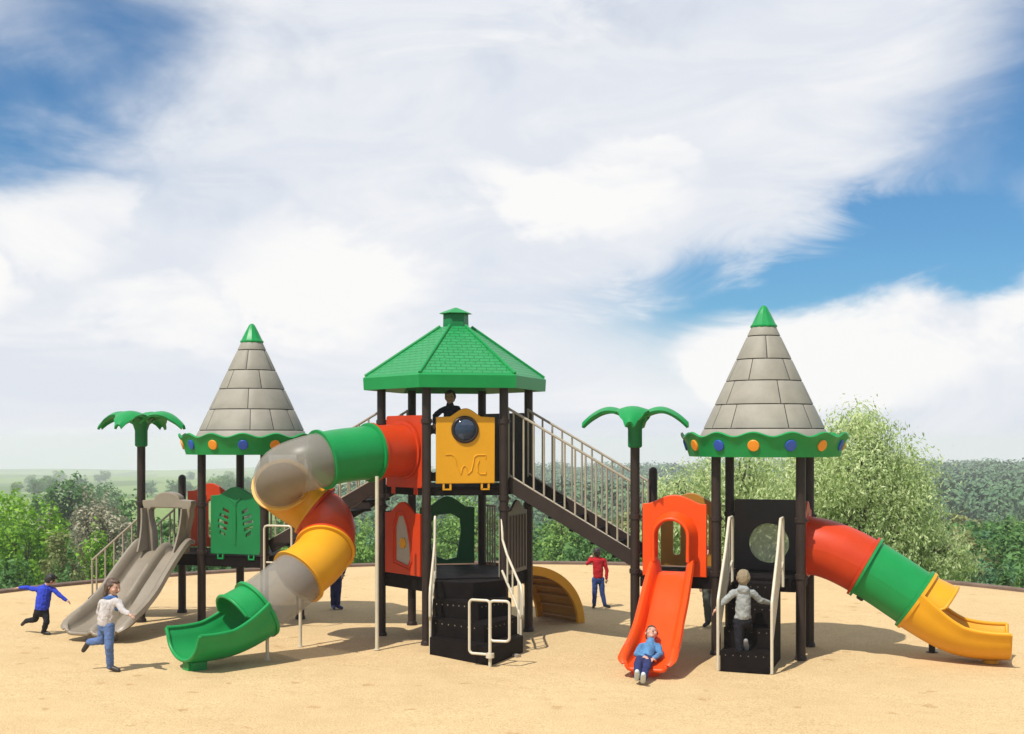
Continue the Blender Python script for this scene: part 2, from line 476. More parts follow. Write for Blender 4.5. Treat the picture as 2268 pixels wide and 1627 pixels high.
towL = cone_tower('cone roofed tower with slotted green panel between stairs and double slide', AL, DL,
    [[-59, -2, 24, 54], [-73, -5.5, 67], [-48, 17], [-14, 60]], None, 1)
towR = cone_tower('cone roofed tower with round hole in its dark back panel', AR, DR,
    [[-58, -32, 23.6, 51], [-49, 20], [-23, 43], [7, 80]], None, 0)
# green slotted panel on the first tower
Mp = wallM((.06, -L/2), R(270), DL+.03)
slots = []
for sgn in (-1, 1):
    for i, (y, x0, w) in enumerate(((.66, .12, .11), (.57, .13, .16), (.48, .14, .18), (.39, .16, .16), (.30, .19, .10))):
        pts = [(x0, y-.03), (x0+w, y+.025), (x0+w-.012, y+.072), (x0+.0, y+.02)]
        slots.append([(sgn*x, yy) for x, yy in pts])
gpan = panel('slotted_panel', arch_outline(.90, .92, .14), slots, .05, M_DGREEN, towL, Mp, .008)  # darker green paints in the partial shade on this panel
mb = MB()
mb.tube([Mp @ Vector((0, .14, .016)), Mp @ Vector((0, .45, .018)), Mp @ Vector((0, .78, .016))], [.02, .034, .02], 14)
mb.lathe([(.045, -.03), (.045, .03), (.03, .036)], 14, Mp @ Vector((0, .80, 0)))
mb.tube([Mp @ Vector((-.10, .88, .028)), Mp @ Vector((0, .80, .028)), Mp @ Vector((.10, .88, .028))], .012, 8)
mb.build('raised_butterfly_body', M_DGREEN, gpan)
for x in (-.28, .28):
    mb = MB()
    for dx in (-.045, .045): mb.box(Mp @ Vector((x+dx, -.03, 0)), (.022, .03, .09))
    mb.box(Mp @ Vector((x, -.075, 0)), (.112, .03, .02)); mb.build('panel_hook', M_GREEN, gpan)
mb = MB(); z = 1.62
mb.tube([(.62, -.66, .55), (.62, -.66, z-.05), (.635, -.66, z-.015), (.67, -.66, z), (1.05, -.66, z), (1.09, -.66, z-.015), (1.10, -.66, z-.05), (1.10, -.66, 1.05)], .018, 10)
mb.tube([(.66, -.66, 1.05), (1.10, -.66, 1.05)], .014, 8)
mb.build('grab_rail', M_CREAM, towL)
# dark panel with round hole on the other tower
Mh = wallM((0, L/2), R(90), DR)
dp_ = panel('dark_panel', rrect(1.0, 1.02, .03, 0, .51), [circ(.0, .39, .285, 40)], .045, M_DPANEL, towR, Mh)
M_PALE = clear_mat('pale translucent plastic', (.56, .56, .47), .46, .35)
rows = []
for i in range(7):
    q = R(90)*i/6
    rows.append([Mh @ Vector((.285*cos(q)*cos(2*pi*k/36), .39+.285*cos(q)*sin(2*pi*k/36), .02+.09*sin(q))) for k in range(37)])
mb = MB(); mb.shell(rows, .004); mb.build('round_bubble_window', M_PALE, dp_)

# ------------------------------------------------------------------ landings with the palm posts
def palm_crown(parent, x, y, z):
    c = MB(); c.lathe([(.078, z-.52), (.10, z-.50), (.10, z-.26), (.125, z-.18), (.165, z-.10), (.20, z-.06), (.17, z-.045), (.02, z-.06)], 20, (x, y, 0))
    pc = c.build('palm_crown', M_DGREEN, parent)
    for k in range(4):
        q = pi/2*k + R(8)
        d = Vector((cos(q), sin(q), 0)); t = Vector((-sin(q), cos(q), 0))
        rows = []
        N = 16
        for i in range(N+1):
            s = i/N
            r = .06+.66*s
            zz = z-.10+.12*sin(min(1, s/.45)*pi/2)-(.21*max(0, (s-.45)/.55)**1.8)
            w = .125+.080*sin(pi*min(1, s/.8))-.075*max(0, s-.75)/.25
            if i == N: w *= .55
            row = []
            for j in range(7):
                e = -1+2*j/6
                notch = .014*sin(s*26)*abs(e)
                row.append(Vector((x, y, 0)) + d*r + t*(e*(w+notch)) + Vector((0, 0, zz-.055*e*e-.03*(1-abs(e))*0)))
            rows.append(row)
        MB().shell(rows, .04).build('leaf', M_GREEN, pc, sharp=60)
    return pc

def landing(label, a0, deckz, capz, back):
    T = thing('palm_landing', label, 'play landing', a0, 0)
    h = L/2
    post(T, -h, -h, 2.95, .066, rings=(deckz+.04, deckz+.80)); post(T, -h, h, capz, .066, cap=True, rings=(deckz+.04,))
    mb = MB(); mb.box((0, 0, deckz-.022), (L-.04, L-.02, .045))
    for y in (-h+.03, h-.03): mb.box((0, y, deckz-.11), (L-.14, .05, .13))
    mb.build('deck', M_DARK, T, bevel=.006)
    palm_crown(T, -h, -h, 3.36)
    M = wallM((0, h), R(90), deckz+.02)
    bp = panel('back_panel', arch_outline(.90, .94, .14), [rrect(.11, .62, .05, -.21+.21*k, .47) for k in range(3)], .05, back, T, M, .010)
    bp['label'] = 'back panel with three upright slots'
    return T
landing('palm topped landing with red back panel behind the double slide', AL-L, DL, 2.36, M_RED)
landing('palm topped landing with orange back panel behind the single slide', AR-L, DR, 2.55, M_OCHRE)

# ------------------------------------------------------------------ stair bridges
def stairs(label, a_top, z_top, a_bot, z_bot, width, nb, rail_h, group, name='stair_bridge'):
    T = thing(name, label, 'stairs', a_top, 0)
    dx, dz = a_bot-a_top, z_bot-z_top
    sg = 1 if dx > 0 else -1
    ln = sqrt(dx*dx+dz*dz); ang = atan2(dz, dx*sg)
    Q = Matrix(((sg*cos(ang), 0, -sg*sin(ang)), (0, 1, 0), (sin(ang), 0, cos(ang))))
    for y in (-width/2, width/2):
        MB().box((dx/2, y, z_top+dz/2+.03), (ln, .045, .20), M=Q).build('stringer', M_BROWN, T, bevel=.006)
    ns = max(3, round(abs(dz)/.17))
    for k in range(ns):
        t = (k+.5)/ns
        MB().box((dx*t, 0, z_top+dz*t-.02), (abs(dx)/ns+.05, width-.06, .035)).build('tread', M_DARK, T, bevel=.005)
    for y in (-width/2, width/2):
        mb = MB(); lift = .15
        p0 = Vector((0.02*sg, y, z_top+lift)); p1 = Vector((dx-.02*sg, y, z_bot+lift))
        up = Vector((0, 0, rail_h))
        mb.tube([p0+up, p1+up], .019, 10); mb.tube([p0, p1], .014, 8)
        for k in range(nb):
            t = (k+.5)/nb; p = p0.lerp(p1, t)
            mb.tube([p, p+up], .0155, 8)
        mb.tube([p0+Vector((0, 0, -.05)), p0+up+Vector((0, 0, .02))], .016, 8)
        mb.tube([p1+Vector((0, 0, -.10)), p1+up+Vector((0, 0, .02))], .016, 8)
        mb.build('handrail', M_TANRAIL, T)
    return T
stairs('railed stairs from hexagonal tower down to landing behind the orange slide', RH*cos(R(30))+.01, 2.29, AR-1.5*L-.03, 1.22, .90, 12, .97, None)
stairs('railed stairs from hexagonal tower down to slotted green panel tower', -RH*cos(R(30))-.01, 2.29, AL+.5*L+.03, 1.24, .90, 12, .97, None)
E_ = stairs('low entry stairs with tan rails beyond the double slide', AL-1.5*L-.02, DL-.10, -6.38, .20, .80, 6, .60, None, 'entry_stairs')

# ------------------------------------------------------------------ tubes
def hermite(P, T, n=14):
    out = []
    for i in range(len(P)-1):
        p0, p1 = Vector(P[i]), Vector(P[i+1]); d = (p1-p0).length
        m0, m1 = Vector(T[i])*d*T_S[i], Vector(T[i+1])*d*T_S[i]
        for k in range(n):
            t = k/n; t2 = t*t; t3 = t2*t
            out.append(p0*(2*t3-3*t2+1)+m0*(t3-2*t2+t)+p1*(-2*t3+3*t2)+m1*(t3-t2))
    out.append(Vector(P[-1]))
    return out
def frames(pts):
    fr = []
    for i, p in enumerate(pts):
        t = (pts[min(i+1, len(pts)-1)]-pts[max(i-1, 0)]).normalized()
        x = t.cross(Vector((0, 0, 1))).normalized()      # right hand side
        y = x.cross(t).normalized()                       # up
        fr.append((p, t, x, y))
    return fr
def tube_section(name, fr, r, m, parent, th=.022, flange=True):
    rows = [[p + x*(r*cos(2*pi*k/40)) + y*(r*sin(2*pi*k/40)) for k in range(41)] for p, t, x, y in fr]
    mb = MB(); mb.shell(rows, th, flip=True)
    if flange:
        for (p, t, x, y), sg in ((fr[0], 1), (fr[-1], -1)):
            rr = [[p + t*(sg*e) + x*(q*cos(2*pi*k/40)) + y*(q*sin(2*pi*k/40)) for k in range(41)] for e, q in ((.002, r+.004), (.002, r+.045), (.035, r+.045), (.040, r+.004))]
            o = len(mb.v)
            for g_ in rr: mb.v += g_
            for i in range(3):
                for k in range(40):
                    mb.f.append((o+i*41+k, o+i*41+k+1, o+(i+1)*41+k+1, o+(i+1)*41+k)); mb.m.append(0)
    return mb.build(name, m, parent, sharp=40)
def chute(name, fr, r, m, parent, vis=.34, w_end=1.0, wall=1.0):
    """open exit trough: tube rim, side walls sinking to a lip, and a short visor on top"""
    N = len(fr); rows = []
    for i, (p, t, x, y) in enumerate(fr):
        s = i/(N-1)
        half = 108 - 14*min(1, s/.5)                         # degrees either side of the bottom
        row = []
        for k in range(31):
            e = -1+2*k/30
            q = R(-90+e*half)
            rx = r*(1+.12*s*w_end); ry = r*(1-.16*s)
            pt = p + x*(rx*cos(q)) + y*(ry*sin(q)+r*.10*s)
            lip = max(0, abs(e)-.86)/.14
            pt = pt + x*(np.sign(e)*lip*.05)*1.0 + y*(lip*.012)
            row.append(pt)
        rows.append(row)
    mb = MB(); mb.shell(rows, .028, flip=False)
    for e in (0, 30):
        mb.tube([rw[e] for rw in rows], .026, 10)
    mb.tube(rows[-1], .026, 10)
    # visor
    vr = []
    nv = 9
    ds = (fr[1][0]-fr[0][0]).length
    p, t, x, y = fr[0]
    for i in range(nv):
        s = i/(nv-1); half = 150-82*s**.8
        vr.append([p + t*(vis*s) + x*(r*(1+.05*s)*cos(R(90+half*(-1+2*k/24)))) + y*(r*(1+.12*s)*sin(R(90+half*(-1+2*k/24)))) for k in range(25)])
    mb.shell(vr, .025, flip=True)
    mb.tube(vr[-1], .024, 8)
    mb.tube([w[0] for w in vr], .02, 8); mb.tube([w[-1] for w in vr], .02, 8)
    rr = [[p + t*e + x*(q*cos(2*pi*k/40)) + y*(q*sin(2*pi*k/40)) for k in range(41)] for e, q in ((-.002, r+.004), (-.002, r+.048), (.040, r+.048), (.045, r+.004))]
    o = len(mb.v)
    for g_ in rr: mb.v += g_
    for i in range(3):
        for k in range(40):
            mb.f.append((o+i*41+k, o+i*41+k+1, o+(i+1)*41+k+1, o+(i+1)*41+k)); mb.m.append(0)
    return mb.build(name, m, parent, sharp=50)
def hd(q, sl):
    v = Vector((cos(R(q)), sin(R(q)), sl)); return v.normalized()

RT = .385
spi = thing('spiral_tube_slide', 'spiral tube slide of red, green, yellow and smoky clear sections', 'slide', -.49, -.85)
o0 = Vector((-.49, -.85, 0))
A_ = Vector((-.49, -.85, 2.80)); B_ = Vector((-.775, -1.345, 2.77)); C_ = Vector((-1.20, -2.08, 2.67))
D_ = Vector((-1.97, -1.83, 2.31)); E2 = Vector((-1.66, -1.40, 1.92)); F_ = Vector((-1.20, -1.95, 1.42)); G_ = Vector((-1.31, -2.54, 1.07)); H_ = Vector((-1.61, -3.07, .70))
P = [A_-o0, B_-o0, C_-o0, D_-o0, E2-o0, F_-o0, G_-o0, H_-o0]
T = [hd(240, -.05), hd(240, -.08), hd(240, -.22), hd(109, -.62), hd(19, -.75), hd(285, -.75), hd(250, -.65), hd(240, -.6)]
T_S = [1, 1, 1.35, 1.1, 1.15, 1, 1, 1]
pts = hermite(P, T, 14); fr = frames(pts)
for i, (nm, m) in enumerate((('red', M_RED), ('green', M_GREEN), ('clear', M_CLEAR), ('yellow', M_YELLOW), ('red', M_RED), ('yellow', M_YELLOW), ('clear', M_CLEAR))):
    ob = tube_section('tube_section', fr[i*14:(i+1)*14+1], RT, m, spi, flange=(nm != 'clear'))
    ob['label'] = {'red': 'red tube section', 'green': 'green tube section', 'clear': 'smoky see-through tube section', 'yellow': 'yellow tube section'}[nm]
Mr = wallM((0, 0), R(240), HD-.02, -.03)
ep = panel('entry_panel', rrect(.90, 1.06, .04, 0, .53), [circ(0, .55, RT-.01, 36)], .05, M_RED, spi, Mr)
for x in (-.28, .28):
    mb = MB(); mb.box(Mr @ Vector((x, -.05, 0)), (.10, .03, .10), rz=R(240)+pi/2); mb.build('panel_hook', M_RED, ep)
T_S = [1.0, 1.0]
cp = hermite([H_-o0, Vector((-1.90, -3.57, .46))-o0, Vector((-2.15, -4.00, .42))-o0], [hd(240, -.58), hd(240, -.2), hd(240, .02)], 12)
chute('exit_chute', frames(cp), RT, M_GREEN, spi)
mb = MB(); c = cp[-5]; mb.box((c.x, c.y, .04), (.26, .22, .18), rz=R(240)); mb.build('chute_foot', M_GREEN, spi, bevel=.03)
def pole(parent, w, z1, r=.024, base=.05):
    mb = MB(); mb.lathe([(r+.02, 0), (r+.02, .012), (r, .014), (r, z1)], 14, (w.x, w.y, 0))
    return mb.build('support_pole', M_CREAM, parent)
inv = spi.matrix_basis.inverted()
def loc(ob, p): 
    return (Matrix.Translation(ob.location) @ Matrix.Rotation(ob.rotation_euler[2], 4, 'Z')).inverted() @ Vector(p)
pole(spi, loc(spi, (-1.897, 17.35, 0)), 2.44, .027)
pole(spi, loc(spi, (-3.02, 17.62, 0)), 1.22, .024)
pole(spi, loc(spi, (-3.28, 16.55, 0)), .42, .024)

tub = thing('tube_slide', 'straight tube slide with red, green and yellow sections', 'slide', AR+L/2, 0)
a0 = AR+L/2
P = [Vector((0, 0, DR+.42)), Vector((.80, 0, 1.22)), Vector((1.46, 0, .80))]
T = [hd(0, -.02), hd(0, -.55), hd(0, -.66)]; T_S = [1.05, 1.0]
pts = hermite(P, T, 14); fr = frames(pts)
for i, (nm, m) in enumerate((('red', M_RED), ('green', M_GREEN))):
    ob = tube_section('tube_section', fr[i*14:(i+1)*14+1], .40, m, tub); ob['label'] = nm + ' tube section'
Mr = wallM((0, 0), 0, DR-.03, .02)
ep = panel('entry_panel', arch_outline(.86, .92, .14), [circ(0, .45, .39, 36)], .05, M_RED, tub, Mr, .012)
T_S = [1.0, 1.0]
cp = hermite([P[-1], Vector((2.05, 0, .45)), Vector((2.62, 0, .38))], [hd(0, -.66), hd(0, -.32), hd(0, .0)], 12)
chute('exit_chute', frames(cp), .40, M_YELLOW, tub, .34)
mb = MB(); mb.lathe([(.10, 0), (.10, .04), (.05, .10), (.05, .14)], 14, (2.40, 0, 0)); mb.build('chute_foot', M_YELLOW, tub)
mb = MB(); mb.lathe([(.05, 0), (.05, .55)], 14, (1.75, .62, 0)); 
mb = MB(); mb.lathe([(.08, 0), (.08, .01), (.045, .012), (.045, .62)], 14, (1.66, .60, 0)); mb.build('support_pole', M_BROWN, tub)
mb = MB(); mb.box((.74, -.02, .80), (.10, .10, .07), M=Matrix.Rotation(R(32), 3, 'Y')); mb.build('joint_bracket', M_BROWN, tub, bevel=.01)

# ------------------------------------------------------------------ open slides
def slide_path(z0, run):
    return [(0, z0), (.10, z0), (.22, z0-.05), (.42, z0-.20), (.75, z0-.47), (1.02, .44), (1.28, .285), (1.50, .195), (run-.22, .14), (run, .12)]
def smooth_path(pp, n=6):
    out = []
    for i in range(len(pp)-1):
        p0 = Vector(pp[max(i-1, 0)]); p1 = Vector(pp[i]); p2 = Vector(pp[i+1]); p3 = Vector(pp[min(i+2, len(pp)-1)])
        for k in range(n):
            t = k/n
            out.append(.5*((2*p1)+(p2-p0)*t+(2*p0-5*p1+4*p2-p3)*t*t+(3*p1-p0-3*p2+p3)*t**3))
    out.append(Vector(pp[-1]))
    return out
sl = thing('single_slide', 'bright orange open slide with arched hood and a child at its end', 'slide', AR-L, -L/2)
pp = smooth_path(slide_path(DR+.03, 1.98)); rows = []
for i, p in enumerate(pp):
    s = i/(len(pp)-1)
    ee = max(0, (s-.84)/.16); e3 = max(0, (s-.94)/.06)
    hw = .225+.030*min(1, max(0, (s-.05)/.4))+.040*max(0, s-.6)/.4-.05*e3*e3; sx_ = .07*max(0, s-.15); wh = (.18+.06*sin(pi*min(1, s*1.1)))*(1-.70*ee*ee)
    row = []
    prof = [(-1.22, .80, ), (-1.16, .98), (-1.08, 1.0), (-1.02, .92), (-.97, .55), (-.90, .15), (-.78, .02), (-.4, 0), (0, 0), (.4, 0), (.78, .02), (.90, .15), (.97, .55), (1.02, .92), (1.08, 1.0), (1.16, .98), (1.22, .80)]
    for x, z in prof: row.append(Vector((x*hw+sx_, -p[0]-.06, p[1]+z*wh)))
    rows.append(row)
mb = MB(); mb.shell(rows, .03, flip=False)
mb.tube([r_+Vector((0, -.0, -.005)) for r_ in rows[-1][2:-2]], .028, 8)
mb.build('slide_bed', M_ORANGE, sl, sharp=50)
mb = MB(); mb.box((0, -1.80, .045), (.34, .16, .11)); mb.build('slide_foot', M_ORANGE, sl, bevel=.02)
Mo = wallM((0, 0), R(270), DR-.01, .03)
op = [(-.235, .05), (.235, .05)] + [(.235*cos(R(q)), .57+.235*sin(R(q))) for q in range(0, 181, 12)]
hp = panel('hood_panel', arch_outline(.90, 1.0, .13, span=.9), [op], .06, M_ORANGE, sl, Mo, .014)
rows = []
for d, g_ in ((0.0, 1.42), (.05, 1.36), (.12, 1.22), (.20, 1.10), (.26, 1.03)):
    row = []
    for k in range(25):
        q = R(-10+200*k/24)
        low = max(0, -sin(q))
        row.append(Mo @ Vector((.235*g_*cos(q), .57+.235*g_*sin(q) - (0.30 if k in (0, 24) else 0)*1.0, .02+d)))
    rows.append(row)
mb = MB(); mb.shell(rows, .03); mb.tube(rows[-1], .026, 8); mb.build('hood', M_ORANGE, sl, sharp=60)

dbl = thing('double_slide', 'tan grey double slide with two lanes and arched header', 'slide', AL-L, -L/2)
pp = smooth_path(slide_path(DL+.02, 1.92)); rows = []
for i, p in enumerate(pp):
    s = i/(len(pp)-1); ee = max(0, (s-.84)/.16); e3 = max(0, (s-.94)/.06); hw = .41+.10*s-.08*e3*e3; wh = (.20+.06*sin(pi*min(1, s*1.1)))*(1-.75*ee*ee)
    prof = [(-1.12, .72), (-1.08, .97), (-1.02, 1.0), (-.965, .92), (-.93, .5), (-.88, .12), (-.80, .0), (-.5, 0), (-.2, .0), (-.12, .10), (-.075, .45), (-.04, .62), (0, .66)]
    prof = prof + [(-x, z) for x, z in prof[-2::-1]]
    rows.append([Vector((x*hw, -p[0]-.06, p[1]+z*wh)) for x, z in prof])
mb = MB(); mb.shell(rows, .03); mb.tube([r_+Vector((0, 0, -.005)) for r_ in rows[-1][2:-2]], .03, 8); mb.build('slide_bed', M_TAN, dbl, sharp=50)
mb = MB(); mb.box((0, -1.74, .045), (.5, .16, .11)); mb.build('slide_foot', M_TAN, dbl, bevel=.02)
Mo = wallM((0, 0), R(270), DL+.02, .05)
out = [(-.46, .78), (-.43, .70), (-.43, .60), (-.36, .35), (-.34, .02), (-.25, .02), (-.27, .35), (-.33, .58), (-.33, .68), (-.28, .72), (.28, .72), (.33, .68), (.33, .58), (.27, .35), (.25, .02), (.34, .02), (.36, .35), (.43, .60), (.43, .70), (.46, .78)]
out = out + [(.46, .84), (.24, .86)] + [(.24*cos(R(q)), .86+.12*sin(R(q))) for q in range(15, 180, 15)] + [(-.24, .86), (-.46, .84)]
panel('header', out, [], .16, M_TAN, dbl, Mo, .02)
for x in (-.375, .375):
    rows = []
    for i in range(7):
        s = i/6; zz = .72-.68*s
        w = .10+.12*s*s
        rows.append([Mo @ Vector((x*(1-.12*s), zz, .06+e)) for e in (0, w*.5, w, w*1.4)])
    mb = MB(); mb.shell(rows, .03); mb.build('side_wing', M_TAN, dbl)

# ------------------------------------------------------------------ step climbers with rails
clb = thing('fan_climber', 'wide black fan shaped step climber with cream hand loops', 'climber', 0, 0)
e0, e1 = Vector((.10, -1.05)), Vector((.93, -.57))
b0, b1, b2 = Vector((.36, -1.86)), Vector((1.45, -2.42)), Vector((1.52, -1.28))
nst = 4
for k in range(nst):
    t = (k+1)/nst
    p0 = e0.lerp(b0, t); p2 = e1.lerp(b2, t); pm = ((e0+e1)/2).lerp(b1, t)
    if k == 0: z1 = LD-.02
    z1 = LD-.02-(k)*(LD-.02)/nst
    q0 = e0.lerp(b0, k/nst) if k else e0; q2 = e1.lerp(b2, k/nst) if k else e1; qm = ((e0+e1)/2).lerp(b1, k/nst) if k else (e0+e1)/2
    mb = MB(); mb.prism([tuple(q0), tuple(p0), tuple(pm), tuple(p2), tuple(q2), tuple(qm)][::1], .0, z1)
    # drainage dots along the riser's upper edge
    if k not in (1, 2): p0, p2 = pm, pm
    for A, B in ((p0, pm), (pm, p2)):
        d = (B-A)
        if d.length < .01: continue
        n_ = Vector((d.y, -d.x)).normalized()
        for j in range(7):
            c = A.lerp(B, (j+.8)/8.2) + n_*.002
            mb.box((c.x, c.y, z1-.055), (.022, .006, .022), 1, rz=atan2(d.y, d.x))
    mb.build('step', [M_DARK, M_TAN], clb, bevel=.004)
def loop(parent, pts, r=.019, name='hand_loop', extra=()):
    mb = MB(); mb.tube(pts, r, 10, closed=True)
    for e in extra: mb.tube(e, r, 10)
    return mb.build(name, M_CREAM, parent)
def rl(c, d, x0, x1, z0, z1, r=.05):
    """rounded rectangle in the upright plane through c along d"""
    c = Vector(c); d = Vector((d[0], d[1])).normalized(); out = []
    for x, z in rrect(x1-x0, z1-z0, r, (x0+x1)/2, (z0+z1)/2):
        out.append((c.x+d.x*x, c.y+d.y*x, z))
    return out
dtip = (Vector((b0))-b1).normalized(); dr2 = (b2-b1).normalized()
mb = MB(); mb.tube([(b1.x+.02, b1.y-.05, 0), (b1.x+.02, b1.y-.05, .86)], .022, 10)
tip = Vector((b1.x+.02, b1.y-.05))
cam_r = Vector((cos(TH), sin(TH)))      # across the approach
mb.tube(rl(tip, (-.99, .1), .0, .30, .16, .86), .018, 10, closed=True)
mb.tube(rl(tip, (.99, .1), .0, .26, .34, .86), .018, 10, closed=True)
mb.lathe([(.055, .18-.06), (.055, .18)], 12, (tip.x, tip.y, 0))
mb.build('hand_post', M_CREAM, clb)
for e_, b_ in ((e0, b0), (e1, b2)):
    d = (b_-e_).normalized(); ln = (b_-e_).length
    n_ = Vector((d.y, -d.x))*(1 if e_ is e0 else -1)
    c = e_ + n_*-.0
    mb = MB()
    P3 = lambda t, z: (c.x+d.x*t*ln, c.y+d.y*t*ln, z)
    mb.tube([P3(-.02, LD+.0), P3(-.02, 1.80), P3(.02, 1.84), P3(.06, 1.80), P3(.10, 1.50), P3(.30, 1.30), P3(.78, .98), P3(.90, .92), P3(.97, .80), P3(.97, .52), P3(.92, .47), P3(.62, .70), P3(.30, .90), P3(.08, 1.05)], .018, 10)
    mb.tube([P3(.80, .97), P3(.80, .10)], .016, 8)
    mb.tube([P3(.55, 1.12), P3(.55, .74)], .014, 8); mb.tube([P3(.32, 1.29), P3(.32, .89)], .014, 8)
    mb.tube([P3(.90, .92), P3(.90, 0)], .018, 10)
    mb.build('handrail', M_CREAM, clb)
mb = MB(); mb.box((1.50, -1.62, .02), (.24, .08, .035), rz=R(-35)); mb.build('ground_anchor', M_TANRAIL, clb, bevel=.005)

scl = thing('step_climber', 'narrow black step climber with slim cream rails and a climbing child', 'climber', AR, -L/2)
W = .62; n4 = 4; run = 1.15
for k in range(n4):
    z1 = DR-.03-k*(DR-.03)/n4; y0 = -.05-run*k/n4; y1 = -.05-run*(k+1)/n4
    mb = MB(); mb.box((0, (y0+y1)/2, z1/2), (W, run/n4, z1)); 
    for j in range(6): mb.box((-.24+.096*j, y1-.001, z1-.05), (.02, .006, .02), 1)
    mb.build('step', [M_DARK, M_GREY], scl, bevel=.004)
for sg in (-1, 1):
    x = sg*(W/2+.03); mb = MB()
    mb.tube([(x, -.04, DR-.1), (x, -.04, 1.86), (x, -.07, 1.90), (x, -.30, 1.90), (x, -.34, 1.86), (x, -.62, 1.48), (x, -1.10, .98), (x, -1.17, .90), (x, -1.18, .8), (x, -1.18, 0)], .020, 10)
    mb.tube([(x, -.06, 1.30), (x, -.40, 1.16), (x, -1.17, .40)], .017, 8)
    for y, za, zb in ((-.30, 1.20, 1.88), (-.50, 1.06, 1.64), (-.66, .90, 1.44), (-.82, .75, 1.27), (-.98, .58, 1.10)):
        mb.tube([(x, y, za), (x, y, zb)], .014, 8)
    mb.build('handrail', M_CREAM, scl)
    mb = MB(); rows = [[Vector((x, -.28, 1.06)), Vector((x, -.28, 1.82))], [Vector((x, -.62, .86)), Vector((x, -.62, 1.44))], [Vector((x, -1.12, .36)), Vector((x, -1.12, .94))]]
    mb.shell(rows, .012); mb.build('rail_infill', M_CREAM, scl)

arc = thing('arch_climber', 'ochre yellow quarter round arch climber behind the hexagonal tower', 'climber', .49, .85)
rows = []; nv = Vector((cos(R(60)), sin(R(60)), 0)); tv = Vector((sin(R(60)), -cos(R(60)), 0))
for i in range(25):
    q = R(90)*i/24
    p = nv*(.04+1.20*sin(q)) + Vector((0, 0, LD*cos(q)))
    rows.append([p+tv*e for e in (-.47, -.3, 0, .3, .47)])
mb = MB(); mb.shell(rows, .04, flip=True)
bed = mb.build('arch_bed', M_OCHRE, arc, sharp=50)
for e in (-.49, .49):
    rim = []
    for i in range(25):
        q = R(90)*i/24
        o_ = nv*(.04+1.24*sin(q)) + Vector((0, 0, (LD+.04)*cos(q))); i_ = nv*(.04+1.10*sin(q)) + Vector((0, 0, (LD-.10)*cos(q)))
        rim.append([o_+tv*e, i_+tv*e])
    mb = MB(); mb.shell(rim, .05); mb.build('side_rim', M_YELLOW, arc)
for i in range(2, 24, 3):
    q = R(90)*i/24
    p = nv*(.04+1.165*sin(q)) + Vector((0, 0, (LD-.035)*cos(q)))
    MB().tube([p-tv*.45, p+tv*.45], .022, 8).build('rung', M_OCHRE, arc)

# ------------------------------------------------------------------ people
SKIN = mat('skin', (.52, .30, .21), .55, .08, 12)
def cloth(name, col): return mat(name, col, .85, .22, 14, .5, 70, spec=.2)
def capsule(mb, p0, p1, r0, r1, n=14, sx=1.0):
    p0, p1 = Vector(p0), Vector(p1); d = p1-p0; ln = max(d.length, 1e-4); t = d/ln
    st = [(-r0*cos(R(q)), r0*sin(R(q))) for q in (8, 35, 62, 90)] + [(ln+r1*cos(R(q)), r1*sin(R(q))) for q in (90, 62, 35, 8)]
    mb.tube([p0+t*s for s, r in st], [r for s, r in st], n)
def ball(mb, c, rx, ry=None, rz=None, M=None):
    ry = ry or rx; rz = rz or rx
    V = [];n = 18; m_ = 12; o = []
    for i in range(m_+1):
        q = -pi/2+pi*i/m_
        qq = max(-pi/2+.02, min(pi/2-.02, q))
        for k in range(n): o.append(Vector((rx*cos(qq)*cos(2*pi*k/n), ry*cos(qq)*sin(2*pi*k/n), rz*sin(qq))))
    if M is not None: o = [M @ p for p in o]
    o = [p+Vector(c) for p in o]
    fs = [tuple(range(n))[::-1], tuple(range(m_*n, m_*n+n))]
    for i in range(m_):
        for k in range(n):
            k2 = (k+1) % n; fs.append((i*n+k, i*n+k2, (i+1)*n+k2, (i+1)*n+k))
    mb.add(o, fs)
def melt(mb, name, m, parent, voxel, smooth=4, wrinkle=0.0):
    """fuse overlapping lumps into one continuous skin"""
    me = bpy.data.meshes.new(name); me.from_pydata([tuple(p) for p in mb.v], [], mb.f)
    ob = bpy.data.objects.new('tmp', me); COL.objects.link(ob)
    rm = ob.modifiers.new('r', 'REMESH'); rm.mode = 'VOXEL'; rm.voxel_size = voxel; rm.use_smooth_shade = True
    sm = ob.modifiers.new('s', 'SMOOTH'); sm.factor = .5; sm.iterations = smooth
    if wrinkle:
        tx = bpy.data.textures.new(name, 'CLOUDS'); tx.noise_scale = .05; tx.noise_depth = 2
        dp = ob.modifiers.new('d', 'DISPLACE'); dp.texture = tx; dp.strength = wrinkle; dp.mid_level = .5
    dg = bpy.context.evaluated_depsgraph_get()
    out = bpy.data.meshes.new_from_object(ob.evaluated_get(dg)); out.name = name
    bpy.data.objects.remove(ob); bpy.data.meshes.remove(me)
    out.materials.clear(); out.materials.append(m)
    out.polygons.foreach_set('use_smooth', [True]*len(out.polygons)); out.update()
    return link(name, out, parent)

